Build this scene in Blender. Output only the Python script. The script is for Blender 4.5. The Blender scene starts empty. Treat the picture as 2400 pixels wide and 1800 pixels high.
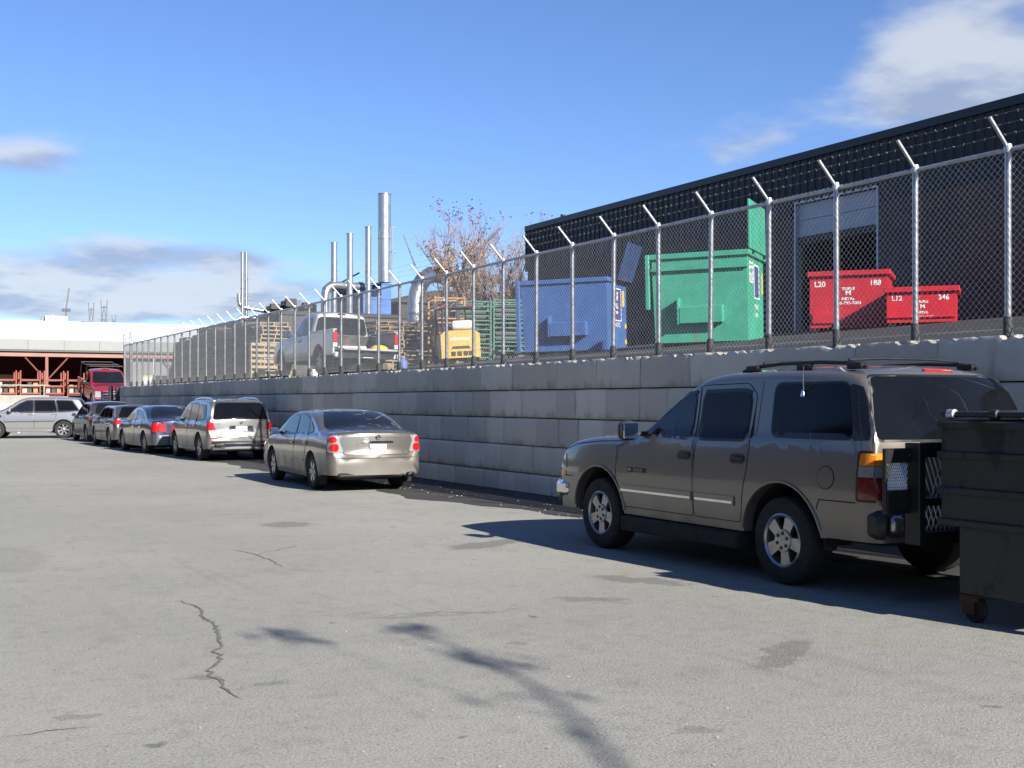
import bpy, bmesh, math, random
import numpy as np
from mathutils import Vector, Matrix
from mathutils.bvhtree import BVHTree

scene = bpy.context.scene
COL = scene.collection
R = math.radians
random.seed(7)

# ---------------------------------------------------------------- camera
# world: the retaining wall runs along +Y at x = 10.07; camera above the origin
FPX, HORIZ, CAMH = 2800.0, 940.0, 1.6
YAW = math.atan(1500.0 / FPX)
SY, CY = math.sin(YAW), math.cos(YAW)
cam_data = bpy.data.cameras.new('camera')
cam_data.sensor_width = 36.0
cam_data.lens = 36.0 * FPX / 2400.0
cam_data.shift_y = (HORIZ - 900.0) / 2400.0
cam_data.clip_start = 0.1
cam_data.clip_end = 6000.0
cam = bpy.data.objects.new('camera', cam_data)
cam.location = (0, 0, CAMH)
cam.rotation_euler = (R(90), 0, -YAW)
COL.objects.link(cam)
scene.camera = cam

# ---------------------------------------------------------------- sun and sky
SUN_AZ = R(10.0)            # shadows run along +Y, leaning to -X
SUN_EL = R(27.0)
to_sun = Vector((math.sin(SUN_AZ) * math.cos(SUN_EL), -math.cos(SUN_AZ) * math.cos(SUN_EL), math.sin(SUN_EL)))
sun_data = bpy.data.lights.new('sun', 'SUN')
sun_data.energy = 5.0
sun_data.angle = R(0.55)
sun_data.color = (1.0, 0.94, 0.84)
sun = bpy.data.objects.new('sun', sun_data)
sun.rotation_euler = (-to_sun).to_track_quat('-Z', 'Y').to_euler()
sun.location = (0, -20, 30)
COL.objects.link(sun)

world = bpy.data.worlds.new('World')
scene.world = world
world.use_nodes = True
wn, wl = world.node_tree.nodes, world.node_tree.links
wn.clear()
w_out = wn.new('ShaderNodeOutputWorld')
w_bg = wn.new('ShaderNodeBackground')
w_bg.inputs['Strength'].default_value = 0.05
w_sky = wn.new('ShaderNodeTexSky')
w_sky.sky_type = 'NISHITA'
w_sky.sun_disc = False
w_sky.sun_elevation = SUN_EL
w_sky.sun_rotation = math.pi - SUN_AZ
w_sky.altitude = 100.0
w_sky.air_density = 1.0
w_sky.dust_density = 0.0
w_sky.ozone_density = 2.2


def wmath(op, a, b=None, c=None):
    n = wn.new('ShaderNodeMath'); n.operation = op
    for i, v in enumerate((a, b, c)):
        if v is None: continue
        if isinstance(v, (int, float)): n.inputs[i].default_value = v
        else: wl.new(v, n.inputs[i])
    return n.outputs[0]


def wvec(op, a, b=None):
    n = wn.new('ShaderNodeVectorMath'); n.operation = op
    for i, v in enumerate((a, b)):
        if v is None: continue
        if isinstance(v, (tuple, list)): n.inputs[i].default_value = v
        else: wl.new(v, n.inputs[i])
    return n.outputs['Value'] if op in ('DOT_PRODUCT', 'LENGTH', 'DISTANCE') else n.outputs[0]


def pixdir(px, py):
    u, v = (px - 1200.0) / FPX, (HORIZ - py) / FPX
    return Vector((u * CY + SY, CY - u * SY, v)).normalized()


# fair-weather cumulus: a noise field on a cloud deck, denser where the clouds of this sky stand
tc = wn.new('ShaderNodeTexCoord')
dirv = wvec('NORMALIZE', tc.outputs['Generated'])
sep = wn.new('ShaderNodeSeparateXYZ'); wl.new(dirv, sep.inputs[0])
zc = wmath('MAXIMUM', sep.outputs['Z'], 0.0)
den = wmath('ADD', zc, 0.16)
comb = wn.new('ShaderNodeCombineXYZ')
wl.new(wmath('DIVIDE', sep.outputs['X'], den), comb.inputs[0])
wl.new(wmath('DIVIDE', sep.outputs['Y'], den), comb.inputs[1])


def wnoise(vec, scale, detail=6, rough=0.55):
    n = wn.new('ShaderNodeTexNoise'); n.inputs['Scale'].default_value = scale
    n.inputs['Detail'].default_value = detail; n.inputs['Roughness'].default_value = rough
    wl.new(vec, n.inputs['Vector']); return n.outputs['Fac']


nz = wnoise(comb.outputs[0], 2.1, 5, 0.55)
nz2 = wnoise(wvec('MULTIPLY', comb.outputs[0], (0.945, 0.945, 1.0)), 2.1, 5, 0.55)   # one step towards the zenith: tops catch the light
cover = 0.0
for (px, py, sx, sz, amp) in [
        (2340, 50, 0.085, 0.080, 0.36), (2120, 190, 0.06, 0.045, 0.24), (2290, 240, 0.09, 0.030, 0.20), (1780, 345, 0.028, 0.020, 0.24), (1690, 370, 0.014, 0.016, 0.15),
        (50, 372, 0.050, 0.016, 0.40), (390, 592, 0.072, 0.015, 0.42), (560, 618, 0.035, 0.010, 0.28),
        (80, 655, 0.13, 0.032, 0.42), (330, 705, 0.15, 0.022, 0.40), (700, 690, 0.08, 0.016, 0.22)]:
    d = pixdir(px, py)
    mp = wn.new('ShaderNodeMapping'); mp.vector_type = 'TEXTURE'; wl.new(dirv, mp.inputs['Vector'])
    mp.inputs['Location'].default_value = d
    mp.inputs['Rotation'].default_value = (0, 0, math.atan2(-d.x, d.y))
    mp.inputs['Scale'].default_value = (sx, 0.8, sz)
    r2 = wvec('DOT_PRODUCT', mp.outputs[0], mp.outputs[0])
    cover = wmath('MULTIPLY_ADD', wmath('POWER', 0.3679, r2), amp, cover)
cov = wmath('ADD', nz, cover)
mask_n = wn.new('ShaderNodeMapRange'); mask_n.interpolation_type = 'SMOOTHSTEP'
mask_n.inputs['From Min'].default_value = 0.64; mask_n.inputs['From Max'].default_value = 0.98
wl.new(cov, mask_n.inputs['Value'])
lit = wn.new('ShaderNodeMapRange'); lit.interpolation_type = 'SMOOTHSTEP'
lit.inputs['From Min'].default_value = -0.13; lit.inputs['From Max'].default_value = 0.09
wl.new(wmath('SUBTRACT', nz, nz2), lit.inputs['Value'])
cl = wn.new('ShaderNodeMix'); cl.data_type = 'RGBA'
cl.inputs['A'].default_value = (3.0, 3.6, 5.0, 1)
cl.inputs['B'].default_value = (5.6, 6.0, 6.6, 1)
wl.new(lit.outputs[0], cl.inputs['Factor'])
mx = wn.new('ShaderNodeMix'); mx.data_type = 'RGBA'
wl.new(wmath('MULTIPLY', mask_n.outputs[0], 0.84), mx.inputs['Factor'])
tint = wn.new('ShaderNodeMix'); tint.data_type = 'RGBA'; tint.blend_type = 'MULTIPLY'; tint.inputs['Factor'].default_value = 1.0
tint.inputs['B'].default_value = (0.75, 0.91, 1.28, 1)      # clear cold autumn air
wl.new(w_sky.outputs[0], tint.inputs['A'])
wl.new(tint.outputs['Result'], mx.inputs['A'])
wl.new(cl.outputs['Result'], mx.inputs['B'])
wl.new(mx.outputs['Result'], w_bg.inputs['Color'])
wl.new(w_bg.outputs[0], w_out.inputs[0])

vs = scene.view_settings
vs.view_transform = 'Standard'; vs.look = 'None'; vs.gamma = 1.0; vs.use_curve_mapping = False
vs.exposure = 1.33
scene.cycles.max_bounces = 6
world.cycles.sampling_method = 'MANUAL'
world.cycles.sample_map_resolution = 512
# ---------------------------------------------------------------- helpers
def at(px, py, Z):
    """the point that lies Z metres in front of the viewpoint in the direction of a photo pixel"""
    xr = (px - 1200.0) / FPX * Z
    return Vector((xr * CY + Z * SY, -xr * SY + Z * CY, CAMH + (HORIZ - py) / FPX * Z))


class MB:
    def __init__(self): self.v = []; self.f = []

    def add(self, vs, fs):
        o = len(self.v); self.v.extend([tuple(p) for p in vs]); self.f.extend([tuple(i + o for i in f) for f in fs]); return self

    def box(self, x0, x1, y0, y1, z0, z1, c=0.0, M=None):
        hx, hy, hz = (x1 - x0) / 2, (y1 - y0) / 2, (z1 - z0) / 2
        cx, cy, cz = (x0 + x1) / 2, (y0 + y1) / 2, (z0 + z1) / 2
        if c <= 0:
            vs = [(cx + sx * hx, cy + sy * hy, cz + sz * hz) for sx in (-1, 1) for sy in (-1, 1) for sz in (-1, 1)]
            fs = [(0, 1, 3, 2), (4, 6, 7, 5), (0, 4, 5, 1), (2, 3, 7, 6), (0, 2, 6, 4), (1, 5, 7, 3)]
        else:
            c = min(c, hx * .9, hy * .9, hz * .9)
            vs = []; idx = {}
            for sx in (-1, 1):
                for sy in (-1, 1):
                    for sz in (-1, 1):
                        idx[(sx, sy, sz)] = len(vs)
                        vs += [(cx + sx * hx, cy + sy * (hy - c), cz + sz * (hz - c)),
                               (cx + sx * (hx - c), cy + sy * hy, cz + sz * (hz - c)),
                               (cx + sx * (hx - c), cy + sy * (hy - c), cz + sz * hz)]
            I = idx; fs = []
            for s in (-1, 1):
                q = [I[(s, -1, -1)], I[(s, 1, -1)], I[(s, 1, 1)], I[(s, -1, 1)]]; fs.append(tuple(q if s > 0 else q[::-1]))
                q = [I[(-1, s, -1)] + 1, I[(1, s, -1)] + 1, I[(1, s, 1)] + 1, I[(-1, s, 1)] + 1]; fs.append(tuple(q[::-1] if s > 0 else q))
                q = [I[(-1, -1, s)] + 2, I[(1, -1, s)] + 2, I[(1, 1, s)] + 2, I[(-1, 1, s)] + 2]; fs.append(tuple(q if s > 0 else q[::-1]))
            for a in (-1, 1):
                for b in (-1, 1):
                    fs.append((I[(a, b, -1)], I[(a, b, -1)] + 1, I[(a, b, 1)] + 1, I[(a, b, 1)]))
                    fs.append((I[(a, -1, b)], I[(a, -1, b)] + 2, I[(a, 1, b)] + 2, I[(a, 1, b)]))
                    fs.append((I[(-1, a, b)] + 1, I[(-1, a, b)] + 2, I[(1, a, b)] + 2, I[(1, a, b)] + 1))
            for k in I.values(): fs.append((k, k + 1, k + 2))
        if M is not None: vs = [M @ Vector(p) for p in vs]
        return self.add(vs, fs)

    def tube(self, pts, r, n=8, cap=True, r_end=None):
        pts = [Vector(p) for p in pts]; m = len(pts); vs = []; fs = []
        up = Vector((0, 0, 1)); prev = None
        for i, p in enumerate(pts):
            t = (pts[min(i + 1, m - 1)] - pts[max(i - 1, 0)]).normalized()
            if prev is None:
                a = up if abs(t.dot(up)) < .9 else Vector((1, 0, 0)); u = t.cross(a).normalized()
            else:
                u = (prev - t * prev.dot(t)).normalized()
            prev = u; w = t.cross(u)
            rr = r if r_end is None else r + (r_end - r) * i / (m - 1)
            for k in range(n):
                a = 2 * math.pi * k / n
                vs.append(p + (u * math.cos(a) + w * math.sin(a)) * rr)
        for i in range(m - 1):
            for k in range(n):
                fs.append((i * n + k, i * n + (k + 1) % n, (i + 1) * n + (k + 1) % n, (i + 1) * n + k))
        if cap and n > 2: fs += [tuple(range(n))[::-1], tuple((m - 1) * n + k for k in range(n))]
        return self.add(vs, fs)

    def cyl(self, p0, p1, r0, r1=None, n=16): return self.tube([p0, p1], r0, n, True, r1)

    def prism(self, poly, axis, a, b):
        """polygon in the plane across `axis`, drawn out from a to b"""
        def mk(p, h): return {'x': (h, p[0], p[1]), 'y': (p[0], h, p[1]), 'z': (p[0], p[1], h)}[axis]
        n = len(poly); vs = [mk(p, a) for p in poly] + [mk(p, b) for p in poly]
        fs = [tuple(range(n))[::-1], tuple(range(n, 2 * n))] + [(i, (i + 1) % n, n + (i + 1) % n, n + i) for i in range(n)]
        return self.add(vs, fs)

    def lathe(self, prof, n=24, c=(0, 0, 0), axis='z', closed=False, cap=True):
        """profile of (radius, height) turned about an axis"""
        vs = []; fs = []; m = len(prof)
        for (r, h) in prof:
            for k in range(n):
                a = 2 * math.pi * k / n; u, w = r * math.cos(a), r * math.sin(a)
                q = {'z': (u, w, h), 'x': (h, u, w), 'y': (u, h, w)}[axis]
                vs.append((q[0] + c[0], q[1] + c[1], q[2] + c[2]))
        for i in range(m - 1 + (1 if closed else 0)):
            j = (i + 1) % m
            for k in range(n): fs.append((i * n + k, i * n + (k + 1) % n, j * n + (k + 1) % n, j * n + k))
        if not closed and cap:
            if prof[0][0] > 1e-5: fs.append(tuple(range(n))[::-1])
            if prof[-1][0] > 1e-5: fs.append(tuple((m - 1) * n + k for k in range(n)))
        return self.add(vs, fs)

    def grid(self, rows):
        """rows: list of equally long lists of points"""
        n = len(rows[0]); vs = [p for r in rows for p in r]; fs = []
        for i in range(len(rows) - 1):
            for k in range(n - 1): fs.append((i * n + k, i * n + k + 1, (i + 1) * n + k + 1, (i + 1) * n + k))
        return self.add(vs, fs)

    def mesh(self, name, mat=None, smooth=None, recalc=True):
        me = bpy.data.meshes.new(name)
        me.from_pydata(self.v, [], self.f)
        if recalc:
            bm = bmesh.new(); bm.from_mesh(me)
            bmesh.ops.remove_doubles(bm, verts=bm.verts, dist=1e-5)
            bmesh.ops.recalc_face_normals(bm, faces=bm.faces)
            bm.to_mesh(me); bm.free()
        if mat is not None: me.materials.append(mat)
        if smooth is not None:
            me.shade_smooth()
            if smooth > 0: me.set_sharp_from_angle(angle=R(smooth))
        me.update()
        return me

    def build(self, name, mat, parent=None, smooth=None, recalc=True):
        return link(name, self.mesh(name, mat, smooth, recalc), parent)


def link(name, data, parent=None, loc=None):
    o = bpy.data.objects.new(name, data); COL.objects.link(o)
    if parent is not None: o.parent = parent
    if loc is not None: o.location = loc
    return o


def tag(o, label=None, cat=None, group=None, kind=None):
    if label: o['label'] = label
    if cat: o['category'] = cat
    if group: o['group'] = group
    if kind: o['kind'] = kind
    return o


def thing(name, label, cat, loc=(0, 0, 0), rot=(0, 0, 0), group=None):
    o = link(name, None, None, loc); o.rotation_euler = rot
    o.empty_display_size = 0.2
    return tag(o, label, cat, group)


def copy_tree(o, parent=None):
    c = o.copy(); COL.objects.link(c); c.parent = parent
    for ch in o.children: copy_tree(ch, c)
    return c


def lettering(body, size, mat, parent, M, name='lettering', align='LEFT', depth=0.002, sx=1.0, bold=0.0):
    cu = bpy.data.curves.new('t', 'FONT'); cu.body = body; cu.size = size; cu.align_x = align
    cu.extrude = depth; cu.offset = bold
    tmp = bpy.data.objects.new('t', cu)
    me = bpy.data.meshes.new_from_object(tmp)
    me.name = name
    bpy.data.objects.remove(tmp)
    me.transform(M @ Matrix.Diagonal((sx, 1, 1, 1)))
    me.materials.clear(); me.materials.append(mat)
    return link(name, me, parent)


# faces: text plane facing -Y (x right, z up)
FACE_MY = Matrix.Rotation(R(90), 4, 'X')
FACE_MX = Matrix.Rotation(R(-90), 4, 'Z') @ Matrix.Rotation(R(90), 4, 'X')


# ---------------------------------------------------------------- materials
MATS = {}


def nodes_of(name):
    m = bpy.data.materials.new(name); m.use_nodes = True
    nt = m.node_tree; bsdf = nt.nodes['Principled BSDF']
    return m, nt, bsdf


class NT:
    """small node-graph writer"""
    def __init__(self, nt): self.nt = nt; self.n = nt.nodes; self.l = nt.links
    def put(self, sock, v):
        if hasattr(v, 'is_linked') or hasattr(v, 'links'): self.l.new(v, sock)
        else: sock.default_value = v
    def math(self, op, a, b=None, clamp=False):
        n = self.n.new('ShaderNodeMath'); n.operation = op; n.use_clamp = clamp
        self.put(n.inputs[0], a)
        if b is not None: self.put(n.inputs[1], b)
        return n.outputs[0]
    def noise(self, scale, detail=4, rough=.55, vec=None, dist=0.0):
        n = self.n.new('ShaderNodeTexNoise'); n.inputs['Scale'].default_value = scale
        n.inputs['Detail'].default_value = detail; n.inputs['Roughness'].default_value = rough
        n.inputs['Distortion'].default_value = dist
        if vec is not None: self.l.new(vec, n.inputs['Vector'])
        return n.outputs['Fac']
    def ramp(self, v, lo, hi, a=0.0, b=1.0):
        n = self.n.new('ShaderNodeMapRange'); n.interpolation_type = 'SMOOTHSTEP'
        self.put(n.inputs['Value'], v)
        for k, x in (('From Min', lo), ('From Max', hi), ('To Min', a), ('To Max', b)): n.inputs[k].default_value = x
        return n.outputs[0]
    def mix(self, f, a, b, mode='MIX'):
        n = self.n.new('ShaderNodeMix'); n.data_type = 'RGBA'; n.blend_type = mode
        self.put(n.inputs['Factor'], f)
        for k, c in (('A', a), ('B', b)):
            if isinstance(c, (tuple, list)): n.inputs[k].default_value = (*c[:3], 1)
            else: self.l.new(c, n.inputs[k])
        return n.outputs['Result']
    def coords(self, kind='Object'):
        n = self.n.new('ShaderNodeTexCoord'); return n.outputs[kind]
    def mapping(self, vec, scale=(1, 1, 1), rot=(0, 0, 0), loc=(0, 0, 0)):
        n = self.n.new('ShaderNodeMapping'); self.l.new(vec, n.inputs['Vector'])
        n.inputs['Scale'].default_value = scale; n.inputs['Rotation'].default_value = rot; n.inputs['Location'].default_value = loc
        return n.outputs[0]
    def bump(self, h, strength=.3, dist=.01):
        n = self.n.new('ShaderNodeBump'); n.inputs['Strength'].default_value = strength; n.inputs['Distance'].default_value = dist
        self.l.new(h, n.inputs['Height']); return n.outputs[0]
    def rand(self): return self.n.new('ShaderNodeObjectInfo').outputs['Random']
    def geo_pos(self): return self.n.new('ShaderNodeNewGeometry').outputs['Position']
    def sepz(self, vec, k='Z'):
        n = self.n.new('ShaderNodeSeparateXYZ'); self.l.new(vec, n.inputs[0]); return n.outputs[k]


def pm(name, col, rough=.6, metal=0.0, var=.12, scale=6.0, coat=0.0, bump=0.0, bscale=40.0, bdist=.004, spec=.5,
       dirt=None, dirt_amt=0.0, dirt_scale=3.0, objvar=0.0, emit=None, wrap='Object', coat_rough=.03, k=.68):
    """procedural material: base colour with blotches, optional dirt, relief and per-object tone"""
    if name in MATS: return MATS[name]
    if metal < .9: col = tuple(c * k for c in col)      # paint and stone tones as measured under this sun
    if dirt is not None: dirt = tuple(c * k for c in dirt)
    m, nt, b = nodes_of(name); g = NT(nt)
    vec = g.coords(wrap)
    n1 = g.noise(scale, 5, .6, vec)
    lo = tuple(c * (1 - var) for c in col); hi = tuple(min(1, c * (1 + var)) for c in col)
    c = g.mix(g.ramp(n1, .3, .7), lo, hi)
    if dirt is not None:
        n2 = g.noise(dirt_scale, 6, .65, vec)
        c = g.mix(g.math('MULTIPLY', g.ramp(n2, .48, .68), dirt_amt), c, dirt)
    if objvar:
        r = g.rand(); k = g.ramp(r, 0, 1, 1 - objvar, 1 + objvar)
        mul = g.n.new('ShaderNodeMix'); mul.data_type = 'RGBA'; mul.blend_type = 'MULTIPLY'; mul.inputs['Factor'].default_value = 1
        cc = g.n.new('ShaderNodeCombineColor')
        for i in range(3): g.l.new(k, cc.inputs[i])
        g.l.new(c, mul.inputs['A']); g.l.new(cc.outputs[0], mul.inputs['B']); c = mul.outputs['Result']
    g.l.new(c, b.inputs['Base Color'])
    rr = g.ramp(n1, .2, .8, max(.02, rough * .85), min(1, rough * 1.15)); g.l.new(rr, b.inputs['Roughness'])
    b.inputs['Metallic'].default_value = metal
    b.inputs['Specular IOR Level'].default_value = spec
    if coat: b.inputs['Coat Weight'].default_value = coat; b.inputs['Coat Roughness'].default_value = coat_rough
    if bump: g.l.new(g.bump(g.noise(bscale, 5, .6, vec), bump, bdist), b.inputs['Normal'])
    if emit: b.inputs['Emission Color'].default_value = (*emit[0], 1); b.inputs['Emission Strength'].default_value = emit[1]
    MATS[name] = m
    return m


def car_paint(name, col, metal=.75, rough=.34):
    if name in MATS: return MATS[name]
    col = tuple(c * .70 for c in col)
    m, nt, b = nodes_of(name); g = NT(nt); vec = g.coords('Object')
    fl = g.noise(900, 2, .5, vec); n1 = g.noise(2.2, 5, .6, vec)
    c = g.mix(fl, tuple(x * .92 for x in col), tuple(min(1, x * 1.08) for x in col))
    # road film on the lower body
    z = g.sepz(vec); film = g.math('MULTIPLY', g.ramp(z, .75, .3), g.ramp(n1, .25, .75, .25, .85))
    c = g.mix(film, c, (.10, .09, .078))
    g.l.new(c, b.inputs['Base Color'])
    g.l.new(g.math('SUBTRACT', metal, g.math('MULTIPLY', film, metal)), b.inputs['Metallic'])
    g.l.new(g.math('ADD', rough, g.math('MULTIPLY', film, .3)), b.inputs['Roughness'])
    g.l.new(g.ramp(film, 0, .6, .9, .2), b.inputs['Coat Weight'])
    g.l.new(g.ramp(n1, .3, .8, .03, .12), b.inputs['Coat Roughness'])
    MATS[name] = m
    return m


M_glass = pm('tinted_glass', (.010, .013, .016), .04, 0, .2, 2, spec=.40)
M_glass_dark = pm('privacy_glass', (.006, .007, .009), .05, 0, .2, 2, spec=.18)
M_rubber = pm('tyre_rubber', (.012, .012, .0125), .85, 0, .2, 20, bump=.3, bscale=80, dirt=(.05, .047, .042), dirt_amt=.25, dirt_scale=6)
M_alloy = pm('alloy_rim', (.52, .53, .54), .32, .85, .12, 8, coat=.3, dirt=(.12, .10, .09), dirt_amt=.4, dirt_scale=9)
M_rim_dark = pm('rim_barrel', (.06, .06, .065), .6, .3)
M_chrome = pm('chrome', (.75, .76, .78), .08, 1.0, .05, 4)
M_plastic = pm('black_plastic', (.022, .022, .024), .55, 0, .2, 12)
M_trim = pm('dark_trim', (.012, .012, .013), .35, 0, .2, 12)
M_under = pm('underbody', (.010, .010, .011), .9, 0, .3, 6)
M_seam = pm('panel_gap', (.006, .006, .007), .8)
M_tail = pm('tail_lens_red', (.55, .012, .016), .12, 0, .12, 30, coat=.6)
M_tail_dk = pm('tail_lens_dark_red', (.20, .008, .012), .14, 0, .15, 20, coat=.6)
M_amber = pm('amber_lens', (.85, .27, .02), .15, 0, .12, 30, coat=.6)
M_lens = pm('clear_lens', (.42, .44, .46), .12, .35, .1, 30, coat=.8)
M_plate = pm('plate_white', (.80, .81, .83), .5, 0, .04, 12)
M_plate_tx = pm('plate_blue', (.02, .05, .22), .5)
M_white = pm('white_paint', (.78, .78, .76), .45, 0, .05, 6)
M_galv = pm('galvanised_steel', (.62, .64, .67), .40, .72, .14, 14, dirt=(.30, .31, .32), dirt_amt=.4, dirt_scale=12)
M_wire = pm('galvanised_wire', (.56, .57, .58), .5, .55, .1, 5)
M_black = pm('black_steel', (.016, .016, .018), .45, .2, .2, 10)
# ---------------------------------------------------------------- ground
WALLX = 10.07
WALL_END = 57.2


def asphalt_material():
    m, nt, b = nodes_of('old_asphalt'); g = NT(nt); vec = g.geo_pos()
    big = g.noise(.22, 3, .6, vec); mid = g.noise(1.7, 4, .65, vec); grit = g.noise(58, 4, .78, vec); fine = grit
    c = g.mix(g.ramp(big, .3, .7), (.216, .215, .193), (.266, .263, .234))
    c = g.mix(g.math('MULTIPLY', g.ramp(mid, .52, .74), .34), c, (.115, .112, .104))
    c = g.mix(g.ramp(grit, .50, .66, .0, .80), c, (.36, .35, .32))
    c = g.mix(g.math('MULTIPLY', g.ramp(grit, .46, .34), .85), c, (.075, .074, .07))
    blot = g.noise(7.5, 3, .7, vec)
    c = g.mix(g.math('MULTIPLY', g.ramp(blot, .50, .72), .30), c, (.12, .117, .108)); c = g.mix(g.math('MULTIPLY', g.ramp(blot, .48, .30), .28), c, (.30, .292, .265))
    for (rz, sc_) in ((8, 5.5), (-24, 4.0)):      # scuffs and tyre smears
        sm = g.noise(1.0, 2, .5, g.mapping(vec, (sc_, .22, 1), (0, 0, R(rz))))
        c = g.mix(g.math('MULTIPLY', g.ramp(sm, .63, .76), .15), c, (.11, .108, .10))
    # worn wheel tracks running along the lot
    tr = g.noise(1.0, 3, .6, g.mapping(vec, (.75, .07, 1), (0, 0, R(6))))
    c = g.mix(g.math('MULTIPLY', g.ramp(tr, .50, .70), .30), c, (.262, .252, .225))
    # small tar and oil spots
    vo = g.n.new('ShaderNodeTexVoronoi'); vo.inputs['Scale'].default_value = 1.7
    wob = g.n.new('ShaderNodeVectorMath'); wob.operation = 'ADD'
    nv = g.n.new('ShaderNodeTexNoise'); nv.inputs['Scale'].default_value = 5; nv.inputs['Detail'].default_value = 3; g.l.new(vec, nv.inputs['Vector'])
    sc = g.n.new('ShaderNodeVectorMath'); sc.operation = 'SCALE'; sc.inputs['Scale'].default_value = .28; g.l.new(nv.outputs['Color'], sc.inputs[0])
    g.l.new(vec, wob.inputs[0]); g.l.new(sc.outputs[0], wob.inputs[1]); g.l.new(wob.outputs[0], vo.inputs['Vector'])
    sel = g.ramp(g.noise(.9, 2, .5, vec), .40, .56)
    spot = g.math('MULTIPLY', g.ramp(vo.outputs['Distance'], .10, .04), sel)
    c = g.mix(g.math('MULTIPLY', spot, .62), c, (.055, .053, .05))
    # stains with a place and an outline of their own: (x, y, long, wide, turn, depth)
    def lp(px, py):
        Z = CAMH * FPX / (py - HORIZ); p = at(px, py, Z); return p.x, p.y
    stains = [((670, 1229), .36, .36, 0, .7), ((1135, 1276), .62, .24, -20, .75), ((1500, 1360), .5, .2, 60, .7), ((1370, 1405), .35, .12, 35, .55),
              ((1840, 1532), .55, .13, -35, .6), ((780, 1148), .7, .22, -15, .7), ((2200, 1395), .6, .2, -10, .5), ((650, 1290), .5, .05, -40, .5),
              ((460, 1590), .10, .06, 10, .6), ((625, 1604), .16, .06, 0, .5), ((1215, 1510), .10, .07, 0, .5), ((0, 1310), .5, 1.2, 0, .30),
              ((1640, 1715), .16, .06, 0, .45), ((180, 1680), .12, .1, 0, .5), ((560, 1205), .5, .08, 10, .35), ((1050, 1440), .7, .05, 15, .4)]
    warp = g.n.new('ShaderNodeVectorMath'); warp.operation = 'MULTIPLY_ADD'; g.l.new(nv.outputs['Color'], warp.inputs[0])
    warp.inputs[1].default_value = (.42, .42, 0); g.l.new(vec, warp.inputs[2]); wv = warp.outputs[0]
    def blob(x, y, a, w, rot, lo, hi):
        mp = g.n.new('ShaderNodeMapping'); mp.vector_type = 'TEXTURE'; g.l.new(wv, mp.inputs['Vector'])
        mp.inputs['Location'].default_value = (x + .21, y + .21, 0); mp.inputs['Rotation'].default_value = (0, 0, R(rot)); mp.inputs['Scale'].default_value = (a, w, 1)
        ln = g.n.new('ShaderNodeVectorMath'); ln.operation = 'LENGTH'; g.l.new(mp.outputs[0], ln.inputs[0])
        return g.ramp(ln.outputs['Value'], hi, lo)
    acc = None
    for (pp, a, w, rot, dep) in stains:
        x, y = lp(*pp); k = g.math('MULTIPLY', blob(x, y, a, w, -rot, .7, 1.15), dep)
        acc = k if acc is None else g.math('MAXIMUM', acc, k)
    c = g.mix(g.math('MULTIPLY', acc, g.ramp(grit, .30, .55, 1, .55)), c, (.05, .048, .045))
    # faded yellow paint dust
    for (pp, a, w) in [((1470, 1350), .22, .10), ((2120, 1490), .6, .22), ((2080, 1500), .5, .2), ((1290, 1600), .15, .1)]:
        x, y = lp(*pp)
        c = g.mix(g.math('MULTIPLY', g.math('MULTIPLY', blob(x, y, a, w, 60, .3, 1.2), g.ramp(mid, .45, .62)), .32), c, (.27, .20, .085))
    g.l.new(c, b.inputs['Base Color'])
    b.inputs['Roughness'].default_value = .88; b.inputs['Specular IOR Level'].default_value = .35
    h = g.math('ADD', g.math('MULTIPLY', grit, .6), g.math('ADD', g.math('MULTIPLY', fine, .35), g.math('MULTIPLY', mid, .8)))
    g.l.new(g.bump(h, .8, .012), b.inputs['Normal'])
    return m


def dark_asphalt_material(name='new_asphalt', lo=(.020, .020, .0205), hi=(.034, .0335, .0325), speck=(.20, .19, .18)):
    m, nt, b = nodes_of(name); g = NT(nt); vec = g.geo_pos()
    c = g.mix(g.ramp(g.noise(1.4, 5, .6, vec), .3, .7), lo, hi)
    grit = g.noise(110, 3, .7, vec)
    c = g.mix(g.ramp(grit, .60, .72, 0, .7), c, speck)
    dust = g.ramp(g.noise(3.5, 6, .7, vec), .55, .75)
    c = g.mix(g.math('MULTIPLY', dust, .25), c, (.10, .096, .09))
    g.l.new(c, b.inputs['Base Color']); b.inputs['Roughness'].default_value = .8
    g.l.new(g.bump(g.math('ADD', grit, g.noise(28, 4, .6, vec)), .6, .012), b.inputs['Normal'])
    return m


M_asph = asphalt_material()
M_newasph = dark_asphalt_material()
M_yard = dark_asphalt_material('yard_asphalt', (.015, .015, .0155), (.028, .0275, .027), (.07, .067, .063))


def wavy(mb, x, y0, y1):
    pass


g_ = MB()
xs = [-1500, -200, -60, -25, -10, 0, 4, 8, 12, 40, 200, 1500]; ys = [-1500, -200, -40, -10, 0, 8, 20, 40, 60, 120, 400, 2500]
g_.grid([[(x, y, 0.0) for x in xs] for y in ys])
tag(g_.build('ground', M_asph), kind='structure')

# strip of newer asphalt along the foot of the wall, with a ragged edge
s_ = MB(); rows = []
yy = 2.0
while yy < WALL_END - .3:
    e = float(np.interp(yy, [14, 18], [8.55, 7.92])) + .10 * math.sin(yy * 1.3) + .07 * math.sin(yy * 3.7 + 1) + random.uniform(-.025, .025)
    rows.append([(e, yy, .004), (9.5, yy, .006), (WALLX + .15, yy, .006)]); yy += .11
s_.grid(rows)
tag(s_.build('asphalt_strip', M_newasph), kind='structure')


def yard_z(x, y):
    t = min(1, max(0, (y - 29.0) / 5.0)); t = t * t * (3 - 2 * t)
    s = .105 * (1 - t) + .055 * t
    u = max(0.0, x - 10.5)
    return 2.14 + .12 * min(1, u / .5) + s * u


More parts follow.
